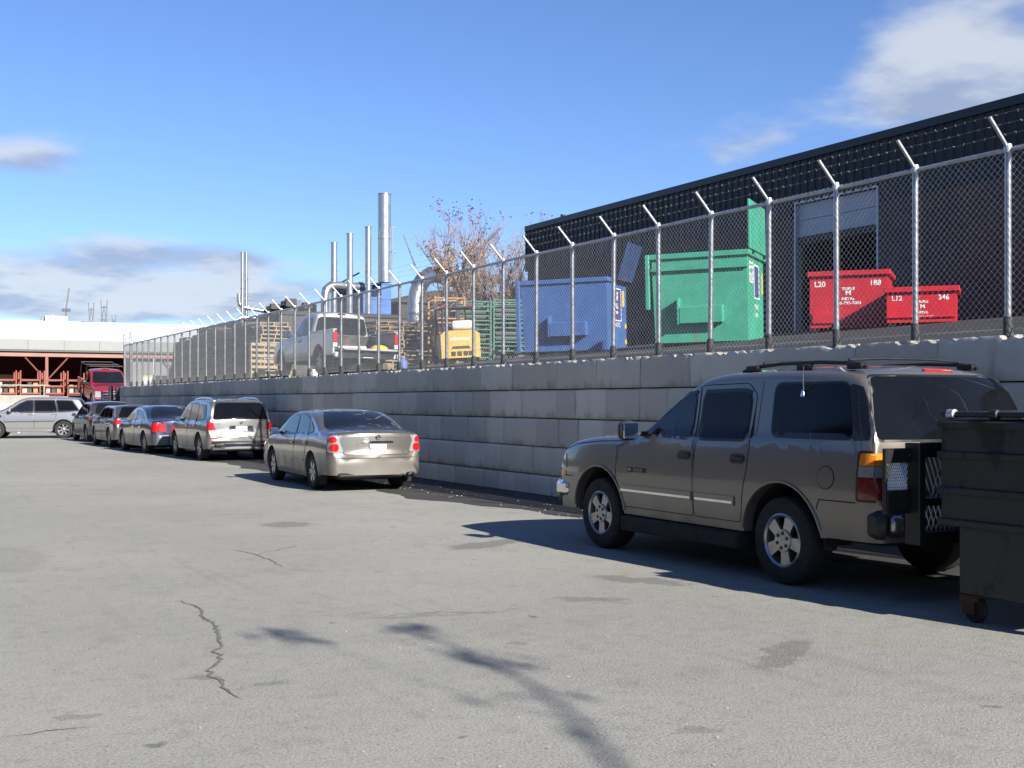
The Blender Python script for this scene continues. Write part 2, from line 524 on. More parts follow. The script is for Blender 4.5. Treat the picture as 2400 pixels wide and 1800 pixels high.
y_ = MB()
yx = [10.3, 10.5, 10.7, 11, 11.5, 12, 13, 14, 15, 16, 18, 20, 22, 23.2, 26, 30, 38, 50]
yr = [2, 6, 10, 14, 18, 22, 25, 28, 29, 30, 31, 32, 33, 34, 36, 40, 45, 50, 57]
y_.grid([[(x, y, yard_z(x, y)) for x in yx] for y in yr])
tag(y_.build('upper_yard', M_yard), kind='structure')

# ---------------------------------------------------------------- retaining wall of concrete blocks
def block_material():
    m, nt, b = nodes_of('cast_concrete'); g = NT(nt); vec = g.geo_pos(); rnd = g.rand(); loc = g.coords('Object')
    big = g.noise(.7, 5, .65, vec); mid = g.noise(4.2, 6, .7, vec); fine = g.noise(60, 3, .6, vec)
    streak = g.noise(1.0, 5, .65, g.mapping(vec, (3.4, 3.4, .8)))
    c = g.mix(g.ramp(rnd, 0, 1, 0, 1), (.53, .50, .41), (.70, .66, .55))
    c = g.mix(g.math('MULTIPLY', g.ramp(big, .42, .70), .40), c, (.44, .41, .35))
    c = g.mix(g.math('MULTIPLY', g.ramp(mid, .58, .80), .30), c, (.62, .60, .54))
    c = g.mix(g.math('MULTIPLY', g.ramp(mid, .40, .24), .40), c, (.30, .28, .24))
    # damp and lichen creeping up from the bed joints
    up = g.math('ADD', g.math('MULTIPLY', g.sepz(loc), 2.1), g.math('MULTIPLY', streak, -1.35))
    c = g.mix(g.math('MULTIPLY', g.ramp(up, -.40, -.80), .42), c, (.12, .112, .08))
    c = g.mix(g.math('MULTIPLY', g.ramp(streak, .58, .78), .25), c, (.20, .19, .16))
    g.l.new(c, b.inputs['Base Color']); b.inputs['Roughness'].default_value = .92; b.inputs['Specular IOR Level'].default_value = .25
    h = g.math('ADD', g.math('MULTIPLY', mid, .8), g.math('MULTIPLY', fine, .3))
    g.l.new(g.bump(h, .55, .03), b.inputs['Normal'])
    return m


M_block = block_material()


def block_mesh(length, height, seed, top=False, seam=False):
    """cast block: slightly bellied face with worn arrises; the capping course has chipped upper edges"""
    rnd = random.Random(seed); ny, nzr = (26 if top else 10), 7
    chip = [0] * (ny + 1); k = 0
    while top and k <= ny:
        if rnd.random() < .26:
            n_ = rnd.choice([1, 1, 2, 2, 3])
            for q in range(n_):
                if k + q <= ny: chip[k + q] = rnd.uniform(.02, .075)
            k += n_ + 1
        else: k += 1
    rows = []
    for j in range(nzr + 1):
        z = height * [0, .035, .12, .35, .62, .86, .955, 1][j]; row = []
        for i in range(ny + 1):
            y = length * ([0, .02, .10, .22, .36, .50, .64, .78, .90, .98, 1][i] if not top else i / ny)
            ey = min(y, length - y); ez = min(z, height - z)
            x = .019 * math.exp(-ey / .018) + .022 * math.exp(-ez / .022) + rnd.uniform(-.007, .007)
            if i == 0: y += .002 + rnd.uniform(0, .006)
            if i == ny: y -= .002 + rnd.uniform(0, .006)
            zz = z
            if j == 0: zz += .006 + (.026 if seam else 0) + rnd.uniform(0, .004)
            if j == nzr: zz -= .004
            if top and j >= nzr - 1 and chip[i] > 0:
                d = chip[i] if j == nzr else chip[i] * .55; zz -= d * (1 if j == nzr else .8); x += chip[i] * (.95 if j == nzr else .25)
            row.append((x, y + (rnd.uniform(-.012, .012) if 0 < i < ny else 0), zz))
        rows.append(row)
    mb = MB(); D = .5
    mb.grid(rows)
    tr = [(.14, p[1], height - .004) for p in rows[-1]]
    mb.grid([rows[-1], tr, [(D, p[1], height - .004) for p in rows[-1]]])
    mb.grid([rows[0], [(D, p[1], .004) for p in rows[0]]])
    for k in (0, ny):
        mb.grid([[r[k] for r in rows], [(D, r[k][1], r[k][2]) for r in rows]])
    return mb.mesh('block', M_block, 50)


wall = thing('retaining_wall', 'long grey concrete block retaining wall carrying the wire fence', 'wall', (WALLX, 0, 0))
TOPS = [2.27, 1.79, 1.30, .82, .33]; CH = .485
cache = {}
nblock = 0
for ci, zt in enumerate(TOPS):
    rnd = random.Random(100 + ci); y = 2.2 + rnd.uniform(0, .5)
    while y < WALL_END - .2:
        ln = rnd.choice([1.22, 1.22, 1.22, 1.6]) if ci == 0 else rnd.choice([.61, .75, .92, 1.22])
        if y + ln > WALL_END: ln = max(.3, round(WALL_END - y, 2))
        key = (ln, ci == 0, ci in (0, 2), rnd.randrange(3))
        if key not in cache: cache[key] = block_mesh(ln, CH, hash(key) % 9999, ci == 0, ci in (0, 2))
        o = link('block', cache[key], wall, (rnd.uniform(-.008, .008) + (.0 if ci else -.012), y, zt - CH))
        o.rotation_euler = (0, 0, rnd.uniform(-.004, .004))
        y += ln; nblock += 1
print('blocks', nblock)
# fill behind the blocks
f_ = MB(); f_.box(.42, .62, 2.2, WALL_END, -.2, 2.10)
f_.build('core_fill', M_block, wall)

# ---------------------------------------------------------------- chain-link fence on the wall
FX = WALLX + .13
RAILZ = 4.16
posts_y = [8.34 + 1.226 * i for i in range(-4, 39)]
fence = thing('chain_link_fence', 'tall galvanised chain link fence with barbed wire on angled arms', 'fence', (FX, 0, 2.27))
pm_ = MB(); pm_.cyl((0, 0, -.35), (0, 0, 1.90), .034, n=12)
post_mesh = pm_.mesh('post', M_galv, 40)
sl_ = MB(); sl_.lathe([(.034, -.02), (.05, -.01), (.048, .17), (.036, .19)], 12)
M_sleeve = pm('post_sleeve', (.10, .105, .11), .7, .2, .2, 8)
sleeve_mesh = sl_.mesh('post_sleeve', M_sleeve, 40)
ar_ = MB(); ar_.box(-.014, .014, -.016, .016, 0, .40, .003, Matrix.Translation((0, 0, 1.90)) @ Matrix.Rotation(R(-43), 4, 'Y'))
ar_.lathe([(.040, 1.86), (.044, 1.90), (.036, 1.945), (.01, 1.955)], 12)
M_arm = pm('arm_zinc', (.66, .68, .70), .35, .6, .08, 10)
arm_mesh = ar_.mesh('barb_arm', M_arm, 40)
for y in posts_y:
    p = link('post', post_mesh, fence, (0, y, 0))
    p.rotation_euler = (random.uniform(-.006, .006), random.uniform(-.006, .006), 0)
    link('barb_arm', arm_mesh, p); link('post_sleeve', sleeve_mesh, p)
# terminal posts at the far end, taller
te_ = MB(); te_.cyl((0, 0, -.3), (0, 0, 2.35), .05, n=14); te_.lathe([(.055, 2.33), (.055, 2.38), (.02, 2.42)], 14)
te_mesh = te_.mesh('terminal_post', M_galv, 40)
yA, yB = posts_y[0] - .9, posts_y[-1] + .35
for y in (yB, yB + 1.45): link('terminal_post', te_mesh, fence, (.02, y, 0))
ra_ = MB(); ra_.tube([(.0, yA + i * (yB + 1.45 - yA) / 40, 1.885 + .006 * math.sin(i * 1.7)) for i in range(41)], .023, 10)
ra_.build('top_rail', M_galv, fence, 40)
bw_ = MB(); bw_.tube([(.0, yA, .07), (.0, yB + 1.45, .07)], .006, 5); bw_.build('tension_wire', M_galv, fence)
# the wire cloth
Z0, Z1, PIT = .04, 1.925, .0775
mb = MB(); H = Z1 - Z0; r = .0027
ya_, yb_ = yA, yB + 1.45
def wire(ya, za, yb, zb, dx):
    d = Vector((0, yb - ya, zb - za)); 
    if d.length < .02: return
    m = max(1, int(d.length / .17))
    d.normalize(); n = Vector((0, -d.z, d.y)); o = []; f = []
    for k in range(m + 1):
        c = Vector((dx, ya + (yb - ya) * k / m, za + (zb - za) * k / m))
        o += [c + Vector((r, 0, 0)), c - Vector((r * .5, 0, 0)) + n * r * .87, c - Vector((r * .5, 0, 0)) - n * r * .87]
        if k: b0 = (k - 1) * 3; f += [(b0, b0 + 1, b0 + 4, b0 + 3), (b0 + 1, b0 + 2, b0 + 5, b0 + 4), (b0 + 2, b0, b0 + 3, b0 + 5)]
    mb.add(o, f)
y = ya_ - H
while y < yb_:
    a, b_ = y, y + H
    za, zb = Z0, Z1
    if a < ya_: za = Z0 + (ya_ - a); a = ya_
    if b_ > yb_: zb = Z0 + (yb_ - y); b_ = yb_
    if zb > za: wire(a, za, b_, zb, .026)
    a, b_ = y, y + H; za, zb = Z1, Z0
    if a < ya_: za = Z1 - (ya_ - a); a = ya_
    if b_ > yb_: zb = Z1 - (yb_ - y); b_ = yb_
    if za > zb: wire(a, za, b_, zb, .031)
    y += PIT
o = mb.build('wire_mesh', M_wire, fence, None, False); o['kind'] = 'stuff'
# knots where the wires hook into each other
mb = MB(); kr = .0040
def octa(c, k):
    x, y, z = c
    mb.add([(x - k, y, z), (x + k, y, z), (x, y - k, z), (x, y + k, z), (x, y, z - k), (x, y, z + k)],
           [(0, 2, 5), (2, 1, 5), (1, 3, 5), (3, 0, 5), (2, 0, 4), (1, 2, 4), (3, 1, 4), (0, 3, 4)])
# wires cross where y - z and y + z both hit the pitch
base_up = ya_ - H - Z0; base_dn = ya_ - H + Z1
j = 0
z = Z0
ii = 0
for m_ in range(0, 900):
    # up wires: y - z = base_up + m*P ; down wires: y + z = base_dn + n*P
    for n_ in range(m_ - 60, m_ + 60):
        s1 = base_up + m_ * PIT; s2 = base_dn + n_ * PIT
        yk = (s1 + s2) / 2; zk = (s2 - s1) / 2
        if Z0 <= zk <= Z1 and ya_ <= yk <= 30: octa((.0285, yk, zk), kr)
o = mb.build('wire_knots', M_wire, fence, None, False); o['kind'] = 'stuff'
M_barb = pm('dull_barbed_wire', (.30, .30, .30), .6, .4)
# barbed wire: three strands along the arms
for k, t in enumerate((.15, .27, .385)):
    bx, bz = -math.sin(R(43)) * t - .01, 1.905 + math.cos(R(43)) * t + .012
    mb = MB(); pts = []
    for i in range(len(posts_y) - 1):
        for q in (0, .5):
            yy = posts_y[i] + 1.226 * q
            pts.append((bx, yy, bz - (.012 if q else 0)))
    pts.append((bx, posts_y[-1], bz))
    mb.tube(pts, .0014, 4)
    yy = posts_y[0]
    rb = random.Random(k)
    while yy < posts_y[-1]:
        zz = bz - .006
        for a in (0, 1):
            an = rb.uniform(0, math.pi)
            d = Vector((math.cos(an) * .8, rb.uniform(-.4, .4), math.sin(an))).normalized() * .019
            c = Vector((bx, yy + rb.uniform(-.006, .006), zz)); mb.tube([c - d * .8, c + d * .8], .0010, 3)
        yy += .128 + rb.uniform(-.008, .008)
    mb.build('barbed_wire', M_barb, fence, None, False)

# ---------------------------------------------------------------- dark brick warehouse on the upper yard
BX, BY0, BY1, BH = 23.0, -14.0, 41.6, 8.5


def brick_material():
    m, nt, b = nodes_of('dark_brick'); g = NT(nt); vec = g.geo_pos()
    comb = g.n.new('ShaderNodeCombineXYZ'); s = g.n.new('ShaderNodeSeparateXYZ'); g.l.new(vec, s.inputs[0])
    g.l.new(g.math('ADD', s.outputs['X'], s.outputs['Y']), comb.inputs[0]); g.l.new(s.outputs['Z'], comb.inputs[1])
    br = g.n.new('ShaderNodeTexBrick'); g.l.new(comb.outputs[0], br.inputs['Vector'])
    br.inputs['Scale'].default_value = 1.0; br.inputs['Brick Width'].default_value = .3; br.inputs['Row Height'].default_value = .1
    br.inputs['Mortar Size'].default_value = .008
    br.inputs['Color1'].default_value = (.058, .036, .027, 1); br.inputs['Color2'].default_value = (.088, .056, .042, 1); br.inputs['Mortar'].default_value = (.10, .08, .068, 1)
    c = g.mix(g.math('MULTIPLY', g.ramp(g.noise(.8, 5, .6, vec), .4, .7), .4), br.outputs['Color'], (.03, .023, .02))
    g.l.new(c, b.inputs['Base Color']); b.inputs['Roughness'].default_value = .85
    g.l.new(g.bump(g.math('SUBTRACT', 1.0, br.outputs['Fac']), .5, .01), b.inputs['Normal'])
    return m


M_brick = brick_material()
M_clad = pm('dark_cladding', (.011, .0115, .0135), .5, .15, .15, 3)
M_cap = pm('cap_flashing', (.020, .022, .027), .4, .2, .15, 3)
bld = thing('brick_warehouse', 'long dark brick warehouse with black metal band along its roof', 'building', (BX, 0, 0))
DY0, DY1, DZT, DZB = 22.8, 26.0, 7.15, 3.55
BAND = 6.75
w = MB()   # wall with the door opening left out
w.box(0, .35, BY0, DY0, 2.6, BAND); w.box(0, .35, DY1, BY1, 2.6, BAND)
w.box(.35, 26, BY1 - .35, BY1 - .001, 2.6, BAND); w.box(0.0, .35, DY0, DY1, 7.15, 7.2)
w.build('wall', M_brick, bld)
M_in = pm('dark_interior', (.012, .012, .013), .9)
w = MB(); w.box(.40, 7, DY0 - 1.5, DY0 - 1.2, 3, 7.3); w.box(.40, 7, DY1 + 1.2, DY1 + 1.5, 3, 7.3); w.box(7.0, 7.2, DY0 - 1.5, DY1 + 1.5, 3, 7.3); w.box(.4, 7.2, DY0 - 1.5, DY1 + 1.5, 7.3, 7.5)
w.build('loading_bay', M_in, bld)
w = MB(); w.box(.36, 7.2, DY0 - 1.5, DY1 + 1.5, 3.3, 3.55); w.build('bay_floor', M_yard, bld)
# profiled metal band: pressed ribs
prof = []; y = BY0 - .05
while y < BY1 + .05:
    prof += [(-.02, y), (-.02, y + .20), (-.055, y + .225), (-.055, y + .275)]; y += .30
prof.append((-.02, BY1 + .05))
w = MB()
lo_y = [p for p in prof]
w.grid([[(p[0], p[1], BAND if not (DY0 - .1 < p[1] < DY1 + .1) else DZT + .02) for p in prof], [(p[0], p[1], BH) for p in prof]])
w.build('metal_band', M_clad, bld, None, False)
w = MB(); w.box(-.02, 26, BY1 + .05, BY1 + .09, BAND, BH); w.build('metal_band', M_clad, bld)
w = MB(); w.box(-.09, .30, BY0, BY1 + .12, BH - .16, BH + .06, .01); w.box(.30, 26, BY1 - .2, BY1 + .12, BH - .16, BH + .06, .01); w.build('cap_flashing', M_cap, bld)
w = MB(); w.box(.3, 26, BY0, BY1 - .2, BH - .3, BH - .15); w.build('roof', M_cap, bld)
# sectional door pulled partly up
M_door = pm('door_panel', (.42, .45, .50), .5, 0, .06, 3, k=1)
nd = 2
for k in range(nd):
    z0 = 6.22 + k * .465
    w = MB(); w.box(.10, .15, DY0 + .06, DY1 - .06, z0, z0 + .455, .012); w.build('door_section', M_door, bld)
w = MB(); w.box(.06, .18, DY0 + .06, DY1 - .06, 6.02, 6.20, .01); w.build('door_bottom_rail', M_clad, bld)
w = MB()
for y in (DY0, DY1 - .06): w.box(-.03, .2, y, y + .06, 3.3, DZT)
w.box(-.03, .2, DY0, DY1, DZT, DZT + .06); w.build('door_frame', M_galv, bld)
w = MB(); w.cyl((.9, BY1 - 1.2, BH - .2), (.9, BY1 - 1.2, BH + .42), .09, n=14); w.build('vent_pipe', M_clad, bld, 40)
w = MB(); w.tube([(-.06, 27.6, 3.3), (-.06, 27.6, 6.7)], .05, 8); w.build('downpipe', M_galv, bld, 40)
# ---------------------------------------------------------------- vehicles
# local frame of every vehicle: +Y forward, +X its right-hand side, z up, origin on the ground midway between the axles
def pchip(pts):
    xs = [p[0] for p in pts]; ys = [p[1] for p in pts]; n = len(xs)
    h = [xs[i + 1] - xs[i] for i in range(n - 1)]; d = [(ys[i + 1] - ys[i]) / h[i] for i in range(n - 1)]
    m = [d[0]] + [0 if d[i - 1] * d[i] <= 0 else 2 * d[i - 1] * d[i] / (d[i - 1] + d[i]) for i in range(1, n - 1)] + [d[-1]]

    def f(x):
        if x <= xs[0]: return ys[0]
        if x >= xs[-1]: return ys[-1]
        i = max(0, min(n - 2, next(k for k in range(n - 1) if x <= xs[k + 1])))
        t = (x - xs[i]) / h[i]
        return (ys[i] * (1 + 2 * t) * (1 - t) ** 2 + h[i] * m[i] * t * (1 - t) ** 2 + ys[i + 1] * t * t * (3 - 2 * t) + h[i] * m[i + 1] * t * t * (t - 1))
    return f


def lerp_table(pts):
    return lambda x: float(np.interp(x, [p[0] for p in pts], [p[1] for p in pts]))


def rounded(poly, r=.03, seg=3):
    out = []; n = len(poly)
    for i in range(n):
        a, b, c = Vector(poly[i - 1]), Vector(poly[i]), Vector(poly[(i + 1) % n])
        d1 = min(r, (a - b).length * .45); d2 = min(r, (c - b).length * .45)
        p = b + (a - b).normalized() * d1; q = b + (c - b).normalized() * d2
        for k in range(seg + 1):
            t = k / seg; out.append(tuple(p * (1 - t) ** 2 + b * 2 * t * (1 - t) + q * t * t))
    return out


def grow(poly, d):
    """polygon pushed outward by d"""
    n = len(poly); P = [Vector(p) for p in poly]
    area = sum(P[i - 1].x * P[i].y - P[i].x * P[i - 1].y for i in range(n)); s = 1 if area > 0 else -1; out = []
    for i in range(n):
        e1 = (P[i] - P[i - 1]); e2 = (P[(i + 1) % n] - P[i])
        if e1.length < 1e-6 or e2.length < 1e-6: out.append(tuple(P[i])); continue
        e1.normalize(); e2.normalize()
        nrm = Vector((e1.y + e2.y, -(e1.x + e2.x))) * s
        if nrm.length < 1e-6: nrm = Vector((e1.y, -e1.x)) * s
        nrm.normalize(); out.append(tuple(P[i] + nrm * d))
    return out


class Car:
    def __init__(self, name, label, prof, W, axles, wheel_r, arch_r, belt, sill=.24, tumble=.20, paint=None, loc=(0, 0, 0), rotz=0,
                 crown=.05, corner=.07, bulge_r=.07, bulge_f=.16, end_r=.16, track=None, tyre_w=.22, rim='five', group=None, rim_r=None,
                 front_z=.32, rear_z=.34, pitch=0, cat='car', bulge_pts=None, taper_f=.075):
        self.taper_f = taper_f; self.min_n = .30
        self.prof = pchip(prof); self.P = prof; self.W = W; self.axles = axles; self.wr = wheel_r; self.ar = arch_r
        self.belt = lerp_table(belt) if isinstance(belt, list) else (lambda y: belt)
        self.sill = sill; self.tumble = tumble; self.crown = crown; self.corner = corner
        self.yr, self.yf = prof[0][0], prof[-1][0]; self.end_r = end_r; self.front_z = front_z; self.rear_z = rear_z
        self.bul = lerp_table(bulge_pts if bulge_pts else [(self.yr, -bulge_r), (self.yr + .6, -bulge_r * .8), (self.yr + 1.4, 0), (self.yf - 2.0, 0), (self.yf - 1.3, .07), (self.yf - .3, bulge_f), (self.yf, bulge_f)])
        self.paint = paint
        self.root = thing(name, label, cat, loc, (pitch, 0, rotz), group)
        self.track = track or W - tyre_w - .05; self.tw = tyre_w
        self.rim_r = rim_r or wheel_r * .64
        self.make_body(); self.make_under()
        self.make_wheels(rim)

    # --- shape
    def half(self, y):
        w = self.W / 2; r = self.end_r
        for e, s in ((self.yr, 1), (self.yf, -1)):
            d = (y - e) * s
            if d < r: w -= r * .75 * (1 - math.sqrt(max(0, 1 - ((r - d) / r) ** 2)))
            L = .9
            if d < L: w -= (.045 if s > 0 else self.taper_f) * ((L - d) / L) ** 2
        return w

    def hw(self, y, z):
        w0 = self.half(y); b = self.belt(y)
        zz = min(z, b); zm = .62 * b
        w = w0 - .045 * ((zz - zm) / (b - zm)) ** 2 * (1 if zz > zm else .55 * ((b - zm) / max(.2, zm - .2)) ** 2)
        if zz < zm: w = w0 - .05 * ((zm - zz) / max(.2, zm - .2)) ** 2
        if z > b: w -= self.tumble * (z - b) + .018 * min(1, (z - b) / .03)
        return w

    def zbot(self, y):
        z = self.sill
        if y > self.axles[1] + .2: z += (self.front_z - self.sill) * min(1, (y - self.axles[1] - .2) / .4)
        if y < self.axles[0] - .2: z += (self.rear_z - self.sill) * min(1, (self.axles[0] - .2 - y) / .4)
        for a in self.axles:
            if abs(y - a) < self.ar: z = max(z, self.wr + math.sqrt(max(0, self.ar ** 2 - (y - a) ** 2)))
        return z

    def stations(self):
        ys = set()
        P = self.P
        for i in range(len(P) - 1):
            ln = math.hypot(P[i + 1][0] - P[i][0], P[i + 1][1] - P[i][1]); n = max(2, int(ln / .06))
            for k in range(n + 1): ys.add(P[i][0] + (P[i + 1][0] - P[i][0]) * k / n)
        for a in self.axles:
            for k in range(21): ys.add(a + self.ar * math.cos(math.pi * k / 20))
            ys.add(a - self.ar - .002); ys.add(a + self.ar + .002)
        for k in range(7):
            t = self.end_r * (1 - math.cos(math.pi / 2 * k / 6)); ys.add(self.yr + t); ys.add(self.yf - t)
        out = []
        for y in sorted(ys):
            if self.yr <= y <= self.yf and (not out or y - out[-1] > .0015): out.append(y)
        return out

    def section(self, y):
        zt = self.prof(y); zb = min(self.zbot(y), zt - .08)
        r = min(self.corner, (zt - zb) * .4); z1 = zt - r; pts = []
        b = self.belt(y)
        zs = [zb + (z1 - zb) * k / 13 for k in range(14)]
        if zb + .1 < b < z1 - .06:      # put rows on the shoulder line
            k = max(range(1, 13), key=lambda q: -abs(zs[q] - b)); zs[k] = b
            if k + 1 < 13: zs[k + 1] = min(b + .03, zs[k + 2] - .005)
        for z in zs: pts.append((self.hw(y, z), z))
        w1 = pts[-1][0]
        for k in range(1, 5):
            a = math.pi / 2 * k / 4; pts.append((w1 - r * 1.15 * (1 - math.cos(a)), z1 + r * math.sin(a)))
        we = pts[-1][0]; cz = self.crown; bu = self.bul(y); P = [(max(0, pts[0][0] - .10), y, zb)] + [(x, y, z) for x, z in pts]
        for k in range(1, 8):
            x = we * (1 - k / 7); q = 1 - (x / we) ** 2
            P.append((x, y + bu * q, zt + cz * q))
        return P

    def make_body(self):
        mb = MB(); rows = []
        for y in self.stations():
            S = self.section(y); rows.append([(-x, yy, z) for x, yy, z in S[:-1]] + [(x, yy, z) for x, yy, z in S[::-1]])
        mb.grid(rows)
        for y in (self.yr, self.yf):
            S = self.section(y); bu = self.bul(y); cap = []
            side = S[1:19]
            for (x, _, z) in side:
                cap.append([(x * t, y + bu * (1 - t * t), z) for t in [-1 + k / 8 for k in range(17)]])
            x, _, z = side[-1]
            cap[-1] = [(x * t, y + bu * (1 - t * t), z + self.crown * (1 - t * t)) for t in [-1 + k / 8 for k in range(17)]]
            mb.grid(cap)
        self.body = mb.build('body', self.paint, self.root, 32)
        me = self.body.data
        self.bvh = BVHTree.FromPolygons([v.co.copy() for v in me.vertices], [tuple(p.vertices) for p in me.polygons])

    def make_under(self):
        mb = MB(); w = self.W / 2 - self.tw - .10
        mb.box(-w, w, self.yr + .25, self.yf - .25, self.sill - .02, .62, .04)
        mb.box(-self.W / 2 + .16, self.W / 2 - .16, self.axles[0] + self.ar + .02, self.axles[1] - self.ar - .02, self.sill - .04, self.sill + .10)
        for a in self.axles:    # wheel housings
            for s in (-1, 1):
                prof = [(self.ar + .005, s * w), (self.ar + .005, s * (self.W / 2 - .09))]
                m2 = []
                for rr, x in prof: m2.append([(x, a + rr * math.cos(t), self.wr + rr * math.sin(t)) for t in [math.pi * k / 12 for k in range(13)]])
                mb.grid(m2)
        mb.build('underbody', M_under, self.root)

    def make_wheels(self, style):
        R_, w, rr = self.wr, self.tw, self.rim_r
        t = MB()
        t.lathe([(rr * .96, -w / 2 + .012), (rr * 1.04, -w / 2 + .004), (R_ * .86, -w / 2), (R_ * .955, -w / 2 + .012), (R_ * .99, -w / 2 + .035), (R_, -w / 2 + .06),
                 (R_, w / 2 - .06), (R_ * .99, w / 2 - .035), (R_ * .955, w / 2 - .012), (R_ * .86, w / 2), (rr * 1.04, w / 2 - .004), (rr * .96, w / 2 - .012)], 36, (0, 0, 0), 'x', True)
        tm = t.mesh('wheel', M_rubber, 35)
        b = MB()       # rim, outer face towards -x
        b.lathe([(rr * .97, -w / 2 + .002), (rr * 1.01, -w / 2 + .010), (rr * .93, -w / 2 + .014), (rr * .90, -w / 2 + .045), (rr * .86, w / 2 - .03), (rr * .97, w / 2 - .01)], 36, (0, 0, 0), 'x', cap=False)
        b.lathe([(0.001, -w / 2 + .018), (rr * .22, -w / 2 + .020), (rr * .30, -w / 2 + .03), (rr * .30, w / 2 - .1), (.001, w / 2 - .1)], 24, (0, 0, 0), 'x')
        ns, ww, sk = {'five': (5, .19, 0), 'ten': (10, .085, 0), 'six': (6, .24, 0), 'seven': (7, .13, 0), 'twin': (5, .09, 1), 'tahoe': (5, .27, 0)}[style]
        for k in range(ns):
            offs = (-.16, .16) if sk else (0,)
            for o in offs:
                a = 2 * math.pi * k / ns + .3 + o
                c, s = math.cos(a), math.sin(a)
                q = []
                for (rad, hwd, x0, x1) in ((rr * .20, ww * .62, -w / 2 + .022, -w / 2 + .055), (rr * .94, ww * 1.0, -w / 2 + .014, -w / 2 + .05)):
                    for sg in (-1, 1):
                        for x in (x0, x1): q.append((x, c * rad - s * sg * hwd * rr, s * rad + c * sg * hwd * rr))
                b.add(q, [(0, 1, 3, 2), (4, 6, 7, 5), (0, 4, 5, 1), (2, 3, 7, 6), (0, 2, 6, 4), (1, 5, 7, 3)])
        if style == 'tahoe':
            b.lathe([(.001, -w / 2 + .004), (rr * .42, -w / 2 + .008), (rr * .46, -w / 2 + .03)], 28, (0, 0, 0), 'x', cap=False)
            b.lathe([(rr * .90, -w / 2 + .012), (rr * .97, -w / 2 - .004), (rr * 1.03, -w / 2 + .004)], 40, (0, 0, 0), 'x', cap=False)
        rm = b.mesh('rim', M_alloy, 35)
        d = MB()
        d.lathe([(rr * .90, w / 2 - .06), (.001, w / 2 - .06)], 24, (0, 0, 0), 'x'); d.lathe([(rr * .72, w / 2 - .14), (rr * .72, w / 2 - .10), (.001, w / 2 - .10)], 20, (0, 0, 0), 'x')
        for k in range(6 if style == 'tahoe' else 5):
            a = 2 * math.pi * k / (6 if style == 'tahoe' else 5); rad = rr * (.28 if style == 'tahoe' else .19)
            rl = rr * (.075 if style == 'tahoe' else .03)
            d.cyl((-w / 2 + (.002 if style == 'tahoe' else .012), rad * math.cos(a), rad * math.sin(a)), (-w / 2 + .03, rad * math.cos(a), rad * math.sin(a)), rl, n=8)
        if style == 'tahoe':
            pass
        dm = d.mesh('hub', M_rim_dark, 35)
        ax = MB()
        for a in self.axles:
            for s in (-1, 1):
                o = link('wheel', tm, self.root, (s * self.track / 2, a, R_))
                o.rotation_euler = (random.uniform(0, 6), 0, 0) if s < 0 else (random.uniform(0, 6), 0, math.pi)
                link('rim', rm, o); link('hub', dm, o)

    # --- pieces laid on the body
    def cast(self, kind, a, b, s):
        if kind == 'side': o, d = Vector((s * 4, a, b)), Vector((-s, 0, 0))
        elif kind == 'rear': o, d = Vector((a, -8, b)), Vector((0, 1, 0))
        elif kind == 'front': o, d = Vector((a, 8, b)), Vector((0, -1, 0))
        else: o, d = Vector((a, b, 6)), Vector((0, 0, -1))
        loc, nrm, _, _ = self.bvh.ray_cast(o, d)
        if loc is None: return None
        if nrm.dot(d) > 0: nrm = -nrm
        if kind in ('rear', 'front') and abs(nrm.y) < self.min_n: return None
        if kind == 'side' and abs(nrm.x) < .25: return None
        return loc, nrm

    def patch(self, name, poly, kind, mat, off=.004, s=-1, n=12, rows=6, parent=None, smooth=50, flat=False):
        """a piece with the outline `poly`, lying `off` proud of the body"""
        a0, a1 = min(p[0] for p in poly), max(p[0] for p in poly)
        cols = sorted(set([a0 + (a1 - a0) * k / n for k in range(n + 1)] + [p[0] for p in poly])); cc = [cols[0]]
        for c in cols[1:]:
            if c - cc[-1] > .0015: cc.append(c)
        P = poly; m = len(P); grid = []
        for a in cc:
            aa = min(max(a, a0 + 1e-4), a1 - 1e-4); zs = []
            for i in range(m):
                p, q = P[i - 1], P[i]
                if (p[0] - aa) * (q[0] - aa) <= 0 and abs(p[0] - q[0]) > 1e-9: zs.append(p[1] + (q[1] - p[1]) * (aa - p[0]) / (q[0] - p[0]))
            if len(zs) < 2: continue
            lo, hi = min(zs), max(zs); col = []
            for k in range(rows + 1): col.append(self.cast(kind, a, lo + (hi - lo) * k / rows, s))
            grid.append(col)
        mb = MB(); idx = {}
        for i, col in enumerate(grid):
            for k, h in enumerate(col):
                if h: idx[(i, k)] = len(mb.v); mb.v.append(tuple(h[0] + h[1] * off))
        edge = {}
        for i in range(len(grid) - 1):
            for k in range(rows):
                q = [(i, k), (i + 1, k), (i + 1, k + 1), (i, k + 1)]
                if all(t in idx for t in q):
                    f = tuple(idx[t] for t in q); mb.f.append(f)
                    for u in range(4):
                        e = (q[u], q[(u + 1) % 4]); r_ = (e[1], e[0])
                        if r_ in edge: del edge[r_]
                        else: edge[e] = 1
        low = {}
        for e in list(edge):
            for t in e:
                if t not in low:
                    h = grid[t[0]][t[1]]; low[t] = len(mb.v); mb.v.append(tuple(h[0] - h[1] * .004))
            mb.f.append((idx[e[1]], idx[e[0]], low[e[0]], low[e[1]]))
        if not mb.f: return None
        return mb.build(name, mat, parent or self.root, smooth, True)

    def both(self, name, poly, mat, **k):
        return [self.patch(name, poly, 'side', mat, s=s, **k) for s in (-1, 1)]

